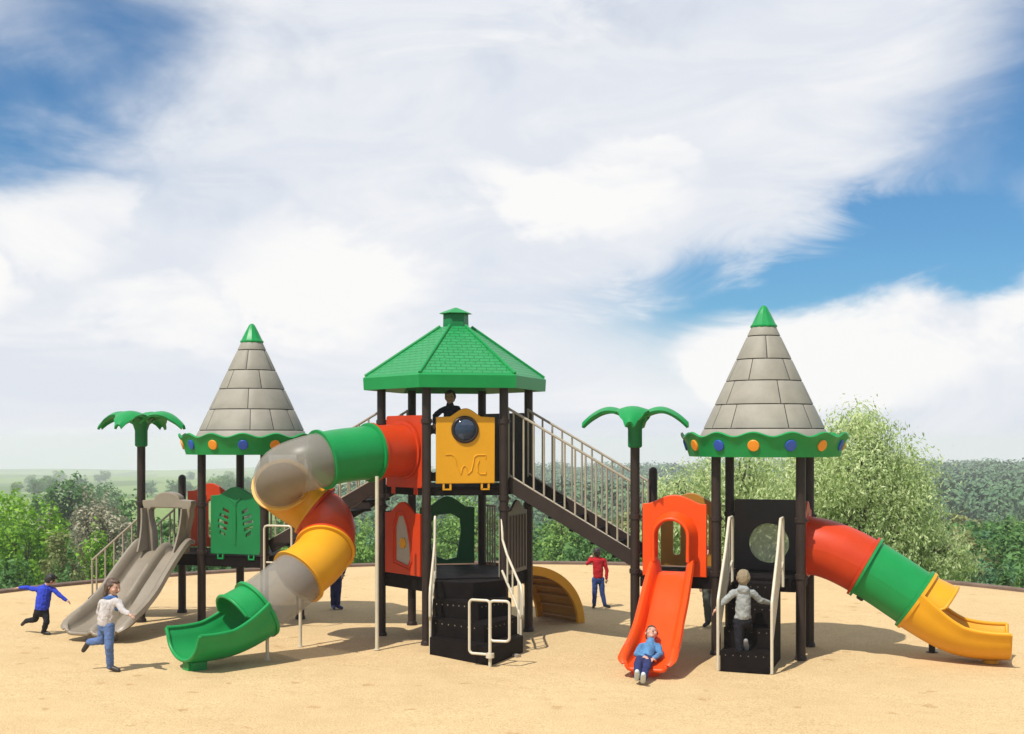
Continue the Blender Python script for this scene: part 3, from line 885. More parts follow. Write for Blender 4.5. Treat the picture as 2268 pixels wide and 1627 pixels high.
EYE = mat('eye dark', (.02, .015, .012), .3); LIP = mat('lip', (.36, .15, .12), .5)
def hand(mb, w, d, s, side):
    """palm and five bent fingers from wrist w along d"""
    d = Vector(d).normalized(); up = Vector((0, 0, 1)) if abs(d.z) < .85 else Vector((0, -1, 0))
    x = d.cross(up).normalized(); y = x.cross(d).normalized()
    capsule(mb, w, w+d*.035*s, .017*s, .022*s); capsule(mb, w+d*.03*s-x*.012*s, w+d*.05*s-x*.014*s, .016*s, .014*s); capsule(mb, w+d*.03*s+x*.012*s, w+d*.05*s+x*.014*s, .016*s, .014*s)
    for i, (e, ln) in enumerate(((-1.5, .046), (-.5, .054), (.5, .050), (1.5, .038))):
        b = w+d*.055*s+x*e*.0115*s
        m1 = b+(d*.96-y*.25)*ln*.55*s; t1 = m1+(d*.80-y*.6)*ln*.45*s
        capsule(mb, b, m1, .0072*s, .0066*s, 8); capsule(mb, m1, t1, .0066*s, .0056*s, 8)
    b = w+d*.015*s+x*side*.020*s; m1 = b+(d*.6+x*side*.75)*.028*s; t1 = m1+(d*.9+x*side*.25-y*.2)*.022*s
    capsule(mb, b, m1, .0085*s, .0078*s, 8); capsule(mb, m1, t1, .0078*s, .006*s, 8)

def person(label, base, J, sc, face, top, pants, hair, shoe, hairlong=0.0, hood=False, scarf=None, collar=None, top_name='jacket', sole=None, sleeve=None, hat=False):
    """J: joints in metres relative to base; sc: head radius scale (1 = .095 m)"""
    o = thing('person', label, 'person', world=base)
    J = {k: Vector(v) for k, v in J.items()}
    hr = .095*sc
    f = Vector(face).normalized(); up = (J['head']-J['neck']).normalized()
    sd = f.cross(up).normalized(); f = up.cross(sd).normalized()
    HM = Matrix((sd, f, up)).transposed()
    hc = J['head']; hp = lambda x, y, z: hc + HM @ Vector((x*hr, y*hr, z*hr))
    body = MB()
    ball(body, hc+up*.10*hr, hr*.80, hr*.98, hr*1.05, HM)
    ball(body, hp(0, .28, -.45), hr*.58, hr*.62, hr*.60, HM)      # jaw
    ball(body, hp(0, .60, -.85), hr*.22)                            # chin
    capsule(body, hp(0, .92, .10), hp(0, 1.10, -.22), hr*.08, hr*.15, 8)  # nose
    for sg in (-1, 1):
        ball(body, hp(sg*.82, -.05, -.02), hr*.10, hr*.20, hr*.28, HM)
        ball(body, hp(sg*.42, .62, -.25), hr*.30)
    capsule(body, J['neck'], hp(0, -.12, -.55), hr*.50, hr*.46)
    ch = (J['sl']+J['sr'])/2; pl = (J['hl']+J['hr'])/2
    sw = (J['sl']-J['sr']).length
    capsule(body, ch+Vector((0, 0, -.03*sc)), pl, sw*.34, sw*.32)
    for s_ in 'lr':
        capsule(body, ch, J['s'+s_], sw*.22, .034*sc)
        capsule(body, J['s'+s_], J['e'+s_], .034*sc, .028*sc); capsule(body, J['e'+s_], J['w'+s_], .028*sc, .020*sc)
        capsule(body, J['h'+s_], J['k'+s_], .058*sc, .042*sc); capsule(body, J['k'+s_], J['a'+s_], .042*sc, .028*sc)
        capsule(body, J['a'+s_], J['t'+s_], .026*sc, .022*sc)
        d = (J['w'+s_]-J['e'+s_]).normalized()
        hand(body, J['w'+s_]+d*.004, d, .95*sc, 1 if s_ == 'l' else -1)
    b = melt(body, 'body', SKIN, o, .0052*max(.8, sc), 2)
    # eyes, brows and mouth as faces of the same body mesh
    ex = MB()
    for sg in (-1, 1): ball(ex, hp(sg*.34, .86, .12), hr*.12, hr*.06, hr*.09, HM)
    ne = len(ex.f); capsule(ex, hp(-.20, .86, -.54), hp(.20, .86, -.54), hr*.055, hr*.055, 8)
    me = bpy.data.meshes.new('e'); me.from_pydata([tuple(p) for p in ex.v], [], ex.f)
    b.data.materials.append(EYE); b.data.materials.append(LIP)
    bm = bmesh.new(); bm.from_mesh(b.data); n0 = len(bm.faces); bm.from_mesh(me); bm.faces.ensure_lookup_table()
    for i in range(n0, len(bm.faces)): bm.faces[i].material_index = 1 if i-n0 < ne else 2; bm.faces[i].smooth = True
    bm.to_mesh(b.data); bm.free(); bpy.data.meshes.remove(me)
    # hair
    h = MB()
    ball(h, hp(0, -.18, .24), hr*.92, hr*.98, hr*1.02, HM)
    ball(h, hp(0, -.40, -.10), hr*.78, hr*.72, hr*.78, HM)
    ball(h, hp(.1, .35, .82), hr*.62, hr*.55, hr*.35, HM)
    if hairlong:
        capsule(h, hp(0, -.75, .0), hp(0, -1.0, -1.0-hairlong), hr*.55, hr*.30)
        for sg in (-1, 1): capsule(h, hp(sg*.75, -.15, .2), hp(sg*.80, -.35, -.9-hairlong*.5), hr*.26, hr*.2)
    melt(h, 'knitted_cap' if hat else 'hair', hair, o, .006*sc, 1, .026)
    # jacket
    t = MB(); g = 1.0
    capsule(t, ch+Vector((0, 0, -.035*sc)), ch.lerp(pl, .55), sw*.40, sw*.41); capsule(t, ch.lerp(pl, .45), ch.lerp(pl, .80), sw*.41, sw*.40)
    for s_ in 'lr':
        capsule(t, ch.lerp(J['s'+s_], .3), J['s'+s_], sw*.26, .047*sc)
        capsule(t, J['s'+s_], J['e'+s_], .048*sc, .041*sc); capsule(t, J['e'+s_], J['w'+s_].lerp(J['e'+s_], .08), .041*sc, .031*sc)
    capsule(t, ch, J['neck'].lerp(hc, .15), sw*.30, hr*.62)
    if hood:
        bk = -f
        ball(t, J['neck']+bk*.055*sc+Vector((0, 0, -.015)), .078*sc, .050*sc, .060*sc, HM)
        w_ = ch.lerp(pl, .86); capsule(t, w_+Vector((-sw*.26, 0, 0)), w_+Vector((sw*.26, 0, 0)), sw*.21, sw*.21)
    tj = melt(t, top_name, top, o, .008*sc, 3, .020)
    if sleeve is not None:
        t = MB()
        for s_ in 'lr':
            capsule(t, J['s'+s_].lerp(J['e'+s_], .1), J['e'+s_], .0505*sc, .044*sc); capsule(t, J['e'+s_], J['w'+s_].lerp(J['e'+s_], .05), .044*sc, .034*sc)
        melt(t, 'sleeves', sleeve, o, .008*sc, 3, .020)
    if scarf is not None:
        t = MB()
        for k in range(14):
            q = 2*pi*k/14; q2 = 2*pi*(k+1)/14
            A = J['neck']+Vector((cos(q)*.062*sc, sin(q)*.060*sc, .0)); B = J['neck']+Vector((cos(q2)*.062*sc, sin(q2)*.060*sc, 0))
            capsule(t, A, B, .032*sc, .032*sc, 8)
        capsule(t, J['neck']+f*.07*sc, ch.lerp(pl, .12)+f*sw*.38, .04*sc, .045*sc)
        melt(t, 'scarf', scarf, o, .008*sc, 2, .012)
    if collar is not None:
        t = MB(); capsule(t, J['neck']+Vector((0, 0, -.02)), J['neck']+up*.02, .062*sc, .056*sc)
        melt(t, 'collar', collar, o, .009*sc, 2, .01)
    # trousers
    t = MB()
    capsule(t, pl+(ch-pl)*.18, pl, sw*.35, sw*.36)
    for s_ in 'lr':
        capsule(t, pl.lerp(J['h'+s_], .6), J['h'+s_], sw*.27, .070*sc)
        capsule(t, J['h'+s_], J['k'+s_], .070*sc, .055*sc); capsule(t, J['k'+s_], J['a'+s_].lerp(J['k'+s_], .06), .055*sc, .045*sc)
    melt(t, 'trousers', pants, o, .008*sc, 3, .020)
    # shoes
    for s_ in 'lr':
        t = MB(); a, tt = J['a'+s_], J['t'+s_]
        d = (tt-a); dl = d.normalized()
        capsule(t, a-dl*.012*sc, a.lerp(tt, .55), .036*sc, .034*sc); capsule(t, a.lerp(tt, .5), tt, .035*sc, .030*sc)
        melt(t, 'shoe', sole if (sole and s_ == 'l') else shoe, o, .007*sc, 2)
    return o

def pj(base_u, base_v, Y, **k):
    """joints measured as (u, v, depth offset) turned into metres round the foot point"""
    b = at(base_u, base_v, Y); b.z = 0
    return b, {n: at(q[0], q[1], Y+(q[2] if len(q) > 2 else 0))-b for n, q in k.items()}

# toddler running, blue jacket
B, J = pj(96, 1406, 18.75, head=(112, 1284.5), neck=(101, 1301), sl=(79, 1306), sr=(119, 1307, .02), el=(60, 1302), er=(133, 1320), wl=(43, 1303), wr=(147, 1330),
          hl=(84, 1353), hr=(100, 1354), kl=(78, 1373, .05), al=(57, 1376, .2), tl=(49, 1384, .25), kr=(103, 1378, -.05), ar=(96, 1401), tr=(109, 1404, -.02))
person('toddler in blue jacket and black trousers running with arms spread', B, J, .82, (.75, .55, -.05), cloth('royal blue cloth', (.030, .055, .46)), cloth('black cloth', (.012, .012, .016)),
       mat('black hair', (.012, .010, .009), .6, .3, 30), mat('black shoe', (.015, .014, .014), .5), collar=cloth('black cloth', (0, 0, 0)))
# girl running, pale top and blue scarf
B, J = pj(245, 1488, 15.74, head=(250, 1301), neck=(245, 1324), sl=(226, 1336, .08), sr=(262, 1335, -.08), el=(220, 1356, .16), er=(271, 1353, -.14), wl=(232, 1372, .05), wr=(286, 1361, -.2),
          hl=(229, 1387, .05), hr=(242, 1387, -.05), kl=(226, 1419, .05), al=(197, 1423, .10), tl=(185, 1441, .10), kr=(242, 1433, -.08), ar=(244, 1478, -.02), tr=(262, 1485, -.05))
person('girl in pale top, blue scarf and jeans running past the double slide', B, J, 1.0, (.92, -.38, -.05), cloth('pale grey cloth', (.50, .46, .44)), cloth('light blue denim', (.10, .16, .33)),
       mat('brown hair', (.075, .040, .022), .55, .35, 30), mat('dark brown shoe', (.03, .02, .016), .5), hairlong=.7, scarf=cloth('blue scarf cloth', (.06, .14, .36)), top_name='sweater')
# child behind the spiral slide: jeans show below the tube
B, J = pj(745, 1348, 21.6, head=(745, 1215), neck=(745, 1231), sl=(729, 1238), sr=(760, 1238), el=(724, 1256), er=(764, 1256), wl=(730, 1272, -.1), wr=(760, 1272, -.1),
          hl=(739, 1280), hr=(750, 1280), kl=(738, 1312), kr=(749, 1312), al=(738, 1343), ar=(748, 1343.5), tl=(740, 1347, -.12), tr=(757, 1347, -.1))
person('child in dark blue jeans standing behind the yellow tube of the spiral slide', B, J, .95, (.6, -.7, 0), cloth('navy cloth', (.020, .028, .085)), cloth('dark blue denim', (.028, .036, .115)),
       mat('brown hair', (0, 0, 0)), mat('blue shoe', (.035, .045, .16), .5))
# child in red, seen from behind
B, J = pj(1328, 1347, 21.65, head=(1322, 1225), neck=(1323, 1237), sl=(1310, 1242), sr=(1338, 1242), el=(1301, 1249, -.02), er=(1344, 1264), wl=(1308, 1236, .08), wr=(1343, 1283),
          hl=(1318, 1284), hr=(1332, 1284), kl=(1317, 1313), kr=(1333.5, 1313), al=(1316, 1341), ar=(1340, 1341), tl=(1314, 1345, .12), tr=(1350, 1344.5, .02))
person('child in red sweater and blue jeans standing beyond the stairs, hand to ear', B, J, .80, (-.2, 1, 0), cloth('red cloth', (.42, .012, .020)), cloth('blue denim', (.030, .060, .19)),
       mat('dark brown hair', (.022, .015, .011), .55, .35, 30), mat('dark shoe', (.02, .018, .02), .5), top_name='sweater')
# child lying back at the end of the orange slide
b = at(1415, 1512, 14.85); b.z = 0
q = lambda u, v, Y: at(u, v, Y)-b
J = dict(head=q(1443, 1405, 15.86), neck=q(1441, 1423, 15.76), sl=q(1421, 1432, 15.66), sr=q(1458, 1433, 15.68), el=q(1410, 1449, 15.45), er=q(1463, 1450, 15.52), wl=q(1426, 1455, 15.30), wr=q(1447, 1460, 15.30),
         hl=q(1419, 1463, 15.34), hr=q(1436, 1464, 15.36), kl=q(1413, 1473, 15.00), kr=q(1431, 1478, 15.05), al=q(1411, 1502, 14.86), ar=q(1424, 1508, 14.83), tl=q(1411, 1488, 14.74), tr=q(1425, 1494, 14.70))
person('child in light blue jacket and jeans lying back on the orange slide', b, J, .95, (.05, -.75, .55), cloth('light blue cloth', (.085, .21, .38)), cloth('dark blue denim', (0, 0, 0)),
       mat('brown hair', (0, 0, 0)), mat('pale shoe', (.55, .60, .58), .6), collar=cloth('dark collar cloth', (.03, .045, .09)), sole=mat('pale shoe', (.55, .6, .58)))
# child on the step climber, grey hooded top
B, J = pj(1641, 1484, 15.80, head=(1646, 1282, .0), neck=(1645, 1303), sl=(1626, 1313), sr=(1667, 1314), el=(1605, 1332, .03), er=(1683, 1330, .03), wl=(1588, 1349, .06), wr=(1704, 1335, .12),
          hl=(1636, 1377), hr=(1654, 1377), kl=(1638, 1429, -.02), al=(1640, 1476), tl=(1638, 1482, .13), kr=(1660, 1412, .26), ar=(1653, 1440, .02), tr=(1652, 1420, -.08))
J = {k: Vector(v) for k, v in J.items()}
person('child in grey hooded top going up the step climber, seen from behind', B, J, 1.0, (.05, 1, .05), cloth('heather grey cloth', (.30, .315, .30)), cloth('black cloth', (0, 0, 0)),
       mat('beige cap cloth', (.24, .185, .11), .85, .2, 30), mat('grey shoe', (.22, .22, .21), .6), hood=True, top_name='hooded_top', hat=True)
# child beyond the orange slide, mostly hidden by the tower post
B, J = pj(1569, 1389, 19.5, head=(1572, 1226), neck=(1572, 1243), sl=(1554, 1252), sr=(1590, 1252), el=(1549, 1276), er=(1594, 1276), wl=(1551, 1297, -.05), wr=(1592, 1297, -.05),
          hl=(1564, 1300), hr=(1579, 1300), kl=(1565, 1341), kr=(1581, 1341), al=(1568, 1380), ar=(1582, 1381), tl=(1560, 1386, -.08), tr=(1586, 1386, -.1))
person('child in grey trousers standing in the shade behind the orange slide', B, J, 1.0, (-.5, -.8, 0), cloth('dark grey cloth', (.06, .06, .06)), cloth('slate grey cloth', (.085, .09, .08)),
       mat('dark brown hair', (0, 0, 0)), mat('dark shoe', (0, 0, 0)))
# child up in the hexagonal tower
Y = 18.75; b = at(1000, 976, Y); b.z = HD
q = lambda u, v, dy=0: at(u, v, Y+dy)-b
J = dict(head=q(997, 881), neck=q(997, 899), sl=q(979, 909), sr=q(1014, 906), el=q(964, 921, -.1), er=q(1020, 930, -.05), wl=q(962, 940, -.3), wr=q(1012, 950, -.2),
         hl=q(988, 985), hr=q(1006, 985), kl=q(988, 1030), kr=q(1006, 1030), al=q(988, 1066), ar=q(1006, 1066), tl=q(986, 1069, -.12), tr=q(1008, 1069, -.12))
person('child in dark jacket standing up in the hexagonal tower', b, J, .98, (-.15, -1, .05), cloth('charcoal cloth', (.035, .032, .045)), cloth('black cloth', (0, 0, 0)),
       mat('dark brown hair', (0, 0, 0)), mat('dark shoe', (0, 0, 0)))

# ------------------------------------------------------------------ ground
GC = Vector((0.1, 17.8)); GR = 11.6
prof_d = [0, .6, 2, 5, 10, 20, 50, 100, 200, 400, 800, 1500, 3000, 4500]
prof_z = [-.02, -.12, -.8, -2.2, -3.6, -5.2, -8, -11, -15, -19.5, -28, -42, -64, -110]
def ground_z(x, y):
    d = np.maximum(0, np.hypot(x-GC.x, y-GC.y)-GR)
    z = np.interp(np.log1p(d), np.log1p(np.array(prof_d)), np.array(prof_z))
    az = np.degrees(np.arctan2(x, np.maximum(y, 1e-3))); r = np.hypot(x, y)
    # wooded hill on the far side of the valley
    hill = np.clip((az-2)/15, 0, 1); hill = hill*hill*(3-2*hill)
    bump = np.exp(-((np.log(np.maximum(r, 1))-np.log(850))/.62)**2)
    z = z + np.where(y > 0, hill*bump*8.0, 0)
    z = z + np.where(d > 60, (np.sin(x*.011+1.3)*np.sin(y*.009+.4))*np.minimum(4.0, d*.006), 0)
    return z
def terrain():
    ds = list(np.concatenate([[-11.5], [-8, -4, -1, -.3, 0, .3, .6, 1, 1.5, 2, 3, 4, 5, 7, 10, 14, 20, 30, 40, 50, 65, 80, 100, 130, 160, 200, 250, 300, 350, 400, 470, 540, 620, 700, 800, 900, 1000, 1150, 1300, 1500, 1750, 2000, 2300, 2600, 3000, 3500, 4500]]))
    n = 180; V = []; Fc = []
    for d in ds:
        for k in range(n):
            q = 2*pi*k/n; r = GR+d; x, y = GC.x+r*cos(q), GC.y+r*sin(q)
            z = float(ground_z(np.array(x), np.array(y))) if d > 0 else -.02
            V.append((x, y, z))
    for i in range(len(ds)-1):
        for k in range(n):
            k2 = (k+1) % n; Fc.append((i*n+k, i*n+k2, (i+1)*n+k2, (i+1)*n+k))
    Fc.append(tuple(range(n))[::-1])
    me = bpy.data.meshes.new('terrain'); me.from_pydata(V, [], Fc)
    m, nn, l, b = nt('meadow and fields')
    tc = nn.new('ShaderNodeTexCoord')
    vo = nn.new('ShaderNodeTexVoronoi'); vo.inputs['Scale'].default_value = .0075; vo.inputs['Randomness'].default_value = .9
    mp = nn.new('ShaderNodeMapping'); mp.inputs['Scale'].default_value = (1, .55, 0); mp.inputs['Rotation'].default_value = (0, 0, .5)
    l.new(tc.outputs['Object'], mp.inputs['Vector']); l.new(mp.outputs['Vector'], vo.inputs['Vector'])
    sp_ = nn.new('ShaderNodeSeparateColor'); l.new(vo.outputs['Color'], sp_.inputs['Color'])
    rp = nn.new('ShaderNodeValToRGB'); e = rp.color_ramp.elements
    e[0].position = 0; e[0].color = (.11, .19, .040, 1); e[1].position = 1; e[1].color = (.34, .40, .14, 1)
    e2 = rp.color_ramp.elements.new(.45); e2.color = (.21, .31, .075, 1)
    rp.color_ramp.interpolation = 'CONSTANT'
    l.new(sp_.outputs['Red'], rp.inputs['Fac'])
    nz = nn.new('ShaderNodeTexNoise'); nz.inputs['Scale'].default_value = .8; nz.inputs['Detail'].default_value = 8; l.new(tc.outputs['Object'], nz.inputs['Vector'])
    mx = nn.new('ShaderNodeMix'); mx.data_type = 'RGBA'; mx.blend_type = 'MULTIPLY'; mx.inputs[0].default_value = .7
    r2 = nn.new('ShaderNodeValToRGB'); r2.color_ramp.elements[0].color = (.45, .45, .4, 1); r2.color_ramp.elements[0].position = .3; r2.color_ramp.elements[1].position = .7
    l.new(nz.outputs['Fac'], r2.inputs['Fac']); l.new(rp.outputs['Color'], mx.inputs[6]); l.new(r2.outputs['Color'], mx.inputs[7])
    l.new(mx.outputs[2], b.inputs['Base Color']); b.inputs['Roughness'].default_value = .95; b.inputs['Specular IOR Level'].default_value = .1
    me.materials.append(m); finish(me, 180)
    tag(link('terrain', me), kind='structure')
terrain()

def sand():
    V = []; Fc = []; n = 220; rs = np.linspace(0, GR-.02, 70)
    for r in rs:
        for k in range(n):
            q = 2*pi*k/n; x, y = r*cos(q), r*sin(q)
            z = .0 + (.006*sin(x*2.1+.7*y)*sin(y*1.7) + .004*sin(x*5.3+1)*sin(y*4.1+x))*min(1, (GR-r)/1.0)
            V.append((GC.x+x, GC.y+y, z-.004))
    for i in range(len(rs)-1):
        for k in range(n):
            k2 = (k+1) % n; Fc.append((i*n+k, i*n+k2, (i+1)*n+k2, (i+1)*n+k))
    me = bpy.data.meshes.new('sand_ground'); me.from_pydata(V, [], Fc)
    m, nn, l, b = nt('trodden sand')
    tc = nn.new('ShaderNodeTexCoord')
    def noise(s, d=6, r=.6, dist=0):
        k = nn.new('ShaderNodeTexNoise'); k.inputs['Scale'].default_value = s; k.inputs['Detail'].default_value = d; k.inputs['Roughness'].default_value = r; k.inputs['Distortion'].default_value = dist
        l.new(tc.outputs['Object'], k.inputs['Vector']); return k
    n1 = noise(.55, 5, .6, .4); n2 = noise(3.2, 6, .65); n3 = noise(55, 3, .6)
    rp = nn.new('ShaderNodeValToRGB'); e = rp.color_ramp.elements
    e[0].position = .28; e[0].color = (.58, .412, .212, 1); e[1].position = .70; e[1].color = (.70, .515, .278, 1)
    mixf = nn.new('ShaderNodeMath'); mixf.operation = 'MULTIPLY_ADD'; mixf.inputs[1].default_value = .5
    l.new(n2.outputs['Fac'], mixf.inputs[0])
    hf = nn.new('ShaderNodeMath'); hf.operation = 'MULTIPLY'; hf.inputs[1].default_value = .5; l.new(n1.outputs['Fac'], hf.inputs[0]); l.new(hf.outputs[0], mixf.inputs[2])
    l.new(mixf.outputs[0], rp.inputs['Fac'])
    gr = nn.new('ShaderNodeMix'); gr.data_type = 'RGBA'; gr.blend_type = 'MULTIPLY'; gr.inputs[0].default_value = .6
    r3 = nn.new('ShaderNodeValToRGB'); r3.color_ramp.elements[0].position = .35; r3.color_ramp.elements[0].color = (.46, .43, .38, 1); r3.color_ramp.elements[1].position = .6
    l.new(n3.outputs['Fac'], r3.inputs['Fac']); l.new(rp.outputs['Color'], gr.inputs[6]); l.new(r3.outputs['Color'], gr.inputs[7])
    # scattered darker scuffs and little dug spots
    vo = nn.new('ShaderNodeTexVoronoi'); vo.inputs['Scale'].default_value = 2.3; vo.inputs['Randomness'].default_value = 1
    wn = noise(7, 4); av = nn.new('ShaderNodeVectorMath'); av.operation = 'MULTIPLY_ADD'; av.inputs[1].default_value = (.30, .30, 0)
    l.new(wn.outputs['Color'], av.inputs[0]); l.new(tc.outputs['Object'], av.inputs[2]); l.new(av.outputs[0], vo.inputs['Vector'])
    r4 = nn.new('ShaderNodeValToRGB'); r4.color_ramp.elements[0].position = .05; r4.color_ramp.elements[0].color = (1, 1, 1, 1); r4.color_ramp.elements[1].position = .19; r4.color_ramp.elements[1].color = (0, 0, 0, 1)
    l.new(vo.outputs['Distance'], r4.inputs['Fac'])
    gate = nn.new('ShaderNodeSeparateColor'); l.new(vo.outputs['Color'], gate.inputs['Color'])
    gt = nn.new('ShaderNodeMath'); gt.operation = 'GREATER_THAN'; gt.inputs[1].default_value = .45; l.new(gate.outputs['Green'], gt.inputs[0])
    pf = nn.new('ShaderNodeMath'); pf.operation = 'MULTIPLY'; l.new(r4.outputs['Color'], pf.inputs[0]); l.new(gt.outputs[0], pf.inputs[1])
    pf2 = nn.new('ShaderNodeMath'); pf2.operation = 'MULTIPLY'; pf2.inputs[1].default_value = .75; l.new(pf.outputs[0], pf2.inputs[0])
    fin = nn.new('ShaderNodeMix'); fin.data_type = 'RGBA'; fin.inputs[7].default_value = (.40, .245, .105, 1)
    l.new(pf2.outputs[0], fin.inputs[0]); l.new(gr.outputs[2], fin.inputs[6]); l.new(fin.outputs[2], b.inputs['Base Color'])
    b.inputs['Roughness'].default_value = .95; b.inputs['Specular IOR Level'].default_value = .12
    hgt = nn.new('ShaderNodeMath'); hgt.operation = 'MULTIPLY_ADD'; hgt.inputs[1].default_value = .5; l.new(n3.outputs['Fac'], hgt.inputs[0])
    s2 = nn.new('ShaderNodeMath'); s2.operation = 'MULTIPLY'; s2.inputs[1].default_value = 2.2; l.new(n2.outputs['Fac'], s2.inputs[0]); l.new(s2.outputs[0], hgt.inputs[2])
    h2 = nn.new('ShaderNodeMath'); h2.operation = 'SUBTRACT'; l.new(hgt.outputs[0], h2.inputs[0]); l.new(pf2.outputs[0], h2.inputs[1])
    bp = nn.new('ShaderNodeBump'); bp.inputs['Strength'].default_value = .45; bp.inputs['Distance'].default_value = .03
    l.new(h2.outputs[0], bp.inputs['Height']); l.new(bp.outputs['Normal'], b.inputs['Normal'])
    me.materials.append(m); finish(me, 180)
    tag(link('sand_ground', me), kind='structure')
sand()
def kerb():
    n = 240; V = []; Fc = []
    pr = [(GR-.03, -.3), (GR-.03, .045), (GR-.01, .065), (GR+.13, .065), (GR+.15, .045), (GR+.15, -.5)]
    for k in range(n):
        q = 2*pi*k/n
        for r, z in pr: V.append((GC.x+r*cos(q), GC.y+r*sin(q), z))
    c = len(pr)
    for k in range(n):
        k2 = (k+1) % n
        for j in range(c-1): Fc.append((k*c+j, k*c+j+1, k2*c+j+1, k2*c+j))
    me = bpy.data.meshes.new('kerb'); me.from_pydata(V, [], Fc)
    me.materials.append(mat('weathered kerb', (.15, .098, .070), .85, .35, 2.5, .4, 40)); finish(me, 30)
    tag(link('kerb', me), kind='structure')
kerb()

# ------------------------------------------------------------------ foliage
RNG = np.random.default_rng(11)
def leaf_mat(name, lo, hi, trans=.35, rough=.6):
    m, n, l, b = nt(name)
    ge = n.new('ShaderNodeNewGeometry'); tc = n.new('ShaderNodeTexCoord')
    nz = n.new('ShaderNodeTexNoise'); nz.inputs['Scale'].default_value = .9; nz.inputs['Detail'].default_value = 2
    l.new(tc.outputs['Object'], nz.inputs['Vector'])
    ad = n.new('ShaderNodeMath'); ad.operation = 'ADD'; l.new(ge.outputs['Random Per Island'], ad.inputs[0]); l.new(nz.outputs['Fac'], ad.inputs[1])
    mu = n.new('ShaderNodeMath'); mu.operation = 'MULTIPLY'; mu.inputs[1].default_value = .5; l.new(ad.outputs[0], mu.inputs[0])
    rp = n.new('ShaderNodeValToRGB'); rp.color_ramp.elements[0].position = .2; rp.color_ramp.elements[1].position = .8
    rp.color_ramp.elements[0].color = (*lo, 1); rp.color_ramp.elements[1].color = (*hi, 1)
    l.new(mu.outputs[0], rp.inputs['Fac']); l.new(rp.outputs['Color'], b.inputs['Base Color'])
    b.inputs['Roughness'].default_value = rough; b.inputs['Specular IOR Level'].default_value = .25
    tr = n.new('ShaderNodeBsdfTranslucent'); l.new(rp.outputs['Color'], tr.inputs['Color'])
    ms = n.new('ShaderNodeMixShader'); ms.inputs[0].default_value = trans
    l.new(b.outputs[0], ms.inputs[1]); l.new(tr.outputs[0], ms.inputs[2]); l.new(ms.outputs[0], n['Material Output'].inputs['Surface'])
    return m
def leaf_mesh(name, P, N, size, aspect, m, droop=0.0):
    """one bent leaf or leaf spray (two triangles) at each point"""
    n = len(P)
    N = N/np.linalg.norm(N, axis=1, keepdims=True)
    r = RNG.normal(size=(n, 3)); r[:, 2] -= droop*3
    T = r-(r*N).sum(1, keepdims=True)*N; T /= np.linalg.norm(T, axis=1, keepdims=True)
    Bn = np.cross(N, T); s = size*RNG.uniform(.6, 1.4, size=(n, 1))
    A = P-T*s; C = P+T*s; k = s*aspect
    Bq = P+Bn*k+N*k*.35; D = P-Bn*k+N*k*.35
    V = np.stack([A, Bq, C, D], 1).reshape(-1, 3)
    me = bpy.data.meshes.new(name)
    me.vertices.add(len(V)); me.vertices.foreach_set('co', V.astype(np.float32).ravel())
    idx = np.arange(n*4, dtype=np.int32)
    me.loops.add(n*4); me.loops.foreach_set('vertex_index', idx)
    me.polygons.add(n); me.polygons.foreach_set('loop_start', np.arange(0, n*4, 4, dtype=np.int32))
    try: me.polygons.foreach_set('loop_total', np.full(n, 4, dtype=np.int32))
    except Exception: pass
    me.materials.append(m); me.update(calc_edges=True); me.validate()
    return me
def crown_points(lobes, n, shell=.55, spread=.13):
    """points gathered in clumps towards the skin of several lobes"""
    w = np.array([l[1][0]*l[1][1]*l[1][2] for l in lobes])**.67; w /= w.sum()
    out, nor = [], []
    for (c, rad), k in zip(lobes, (w*n).astype(int)):
        nc = max(6, k//28)
        d = RNG.normal(size=(nc, 3)); d /= np.linalg.norm(d, axis=1, keepdims=True)
        rr = RNG.uniform(shell, 1.05, size=(nc, 1))
        cen = d*rr
        pick = RNG.integers(0, nc, size=k)
        p = cen[pick]+RNG.normal(size=(k, 3))*spread
        out.append(p*np.array(rad)+np.array(c)); nn_ = p+RNG.normal(size=(k, 3))*.7; nn_[:, 2] += .25; nor.append(nn_)
    return np.concatenate(out), np.concatenate(nor)
BARK = mat('bark', (.075, .055, .040), .9, .35, 6, .8, 30)
def trunk_mesh(h, r, lobes, seed):
    rnd = random.Random(seed); mb = MB()
    pts = [Vector((0, 0, -.6))]; n = 6
    for i in range(1, n+1): pts.append(Vector((rnd.uniform(-.04, .04)*h, rnd.uniform(-.04, .04)*h, h*i/n)))
    mb.tube(pts, [r*(1.5 if i == 0 else 1)*(1-.6*i/n) for i in range(n+1)], 9)
    for c, rad in lobes:
        a = pts[rnd.randint(2, n-1)]; c = Vector(c)
        mid = a.lerp(c, .5)+Vector((rnd.uniform(-.1, .1), rnd.uniform(-.1, .1), .1*h))
        mb.tube([a, a.lerp(mid, .5)+Vector((0, 0, .03*h)), mid, c, c+Vector((0, 0, rad[2]*.5))], [r*.55, r*.45, r*.33, r*.2, r*.06], 7)
        for k in range(4):
            e = c+Vector((rnd.uniform(-.5, .5)*rad[0], rnd.uniform(-.5, .5)*rad[1], rnd.uniform(.1, .7)*rad[2]))
            mb.tube([mid.lerp(c, .6), mid.lerp(e, .7)+Vector((0, 0, .05*h)), e], [r*.2, r*.12, r*.04], 5)
    return mb
def tree(name, label, cat, x, y, lobes, n, size, m, th, tr, seed, group=None, aspect=.5, droop=0.0, z=None, shell=.55):
    z = float(ground_z(np.array(x), np.array(y))) if z is None else z
    o = thing(name, label, cat, world=(x, y, z), group=group)
    P, N = crown_points(lobes, n, shell)
    link('crown', leaf_mesh('crown', P, N, size, aspect, m, droop), o)
    trunk_mesh(th, tr, lobes, seed).build('trunk', BARK, o, sharp=60)
    return o
LM_WILLOW = leaf_mat('silvery willow leaves', (.24, .37, .09), (.82, .88, .50), .50)
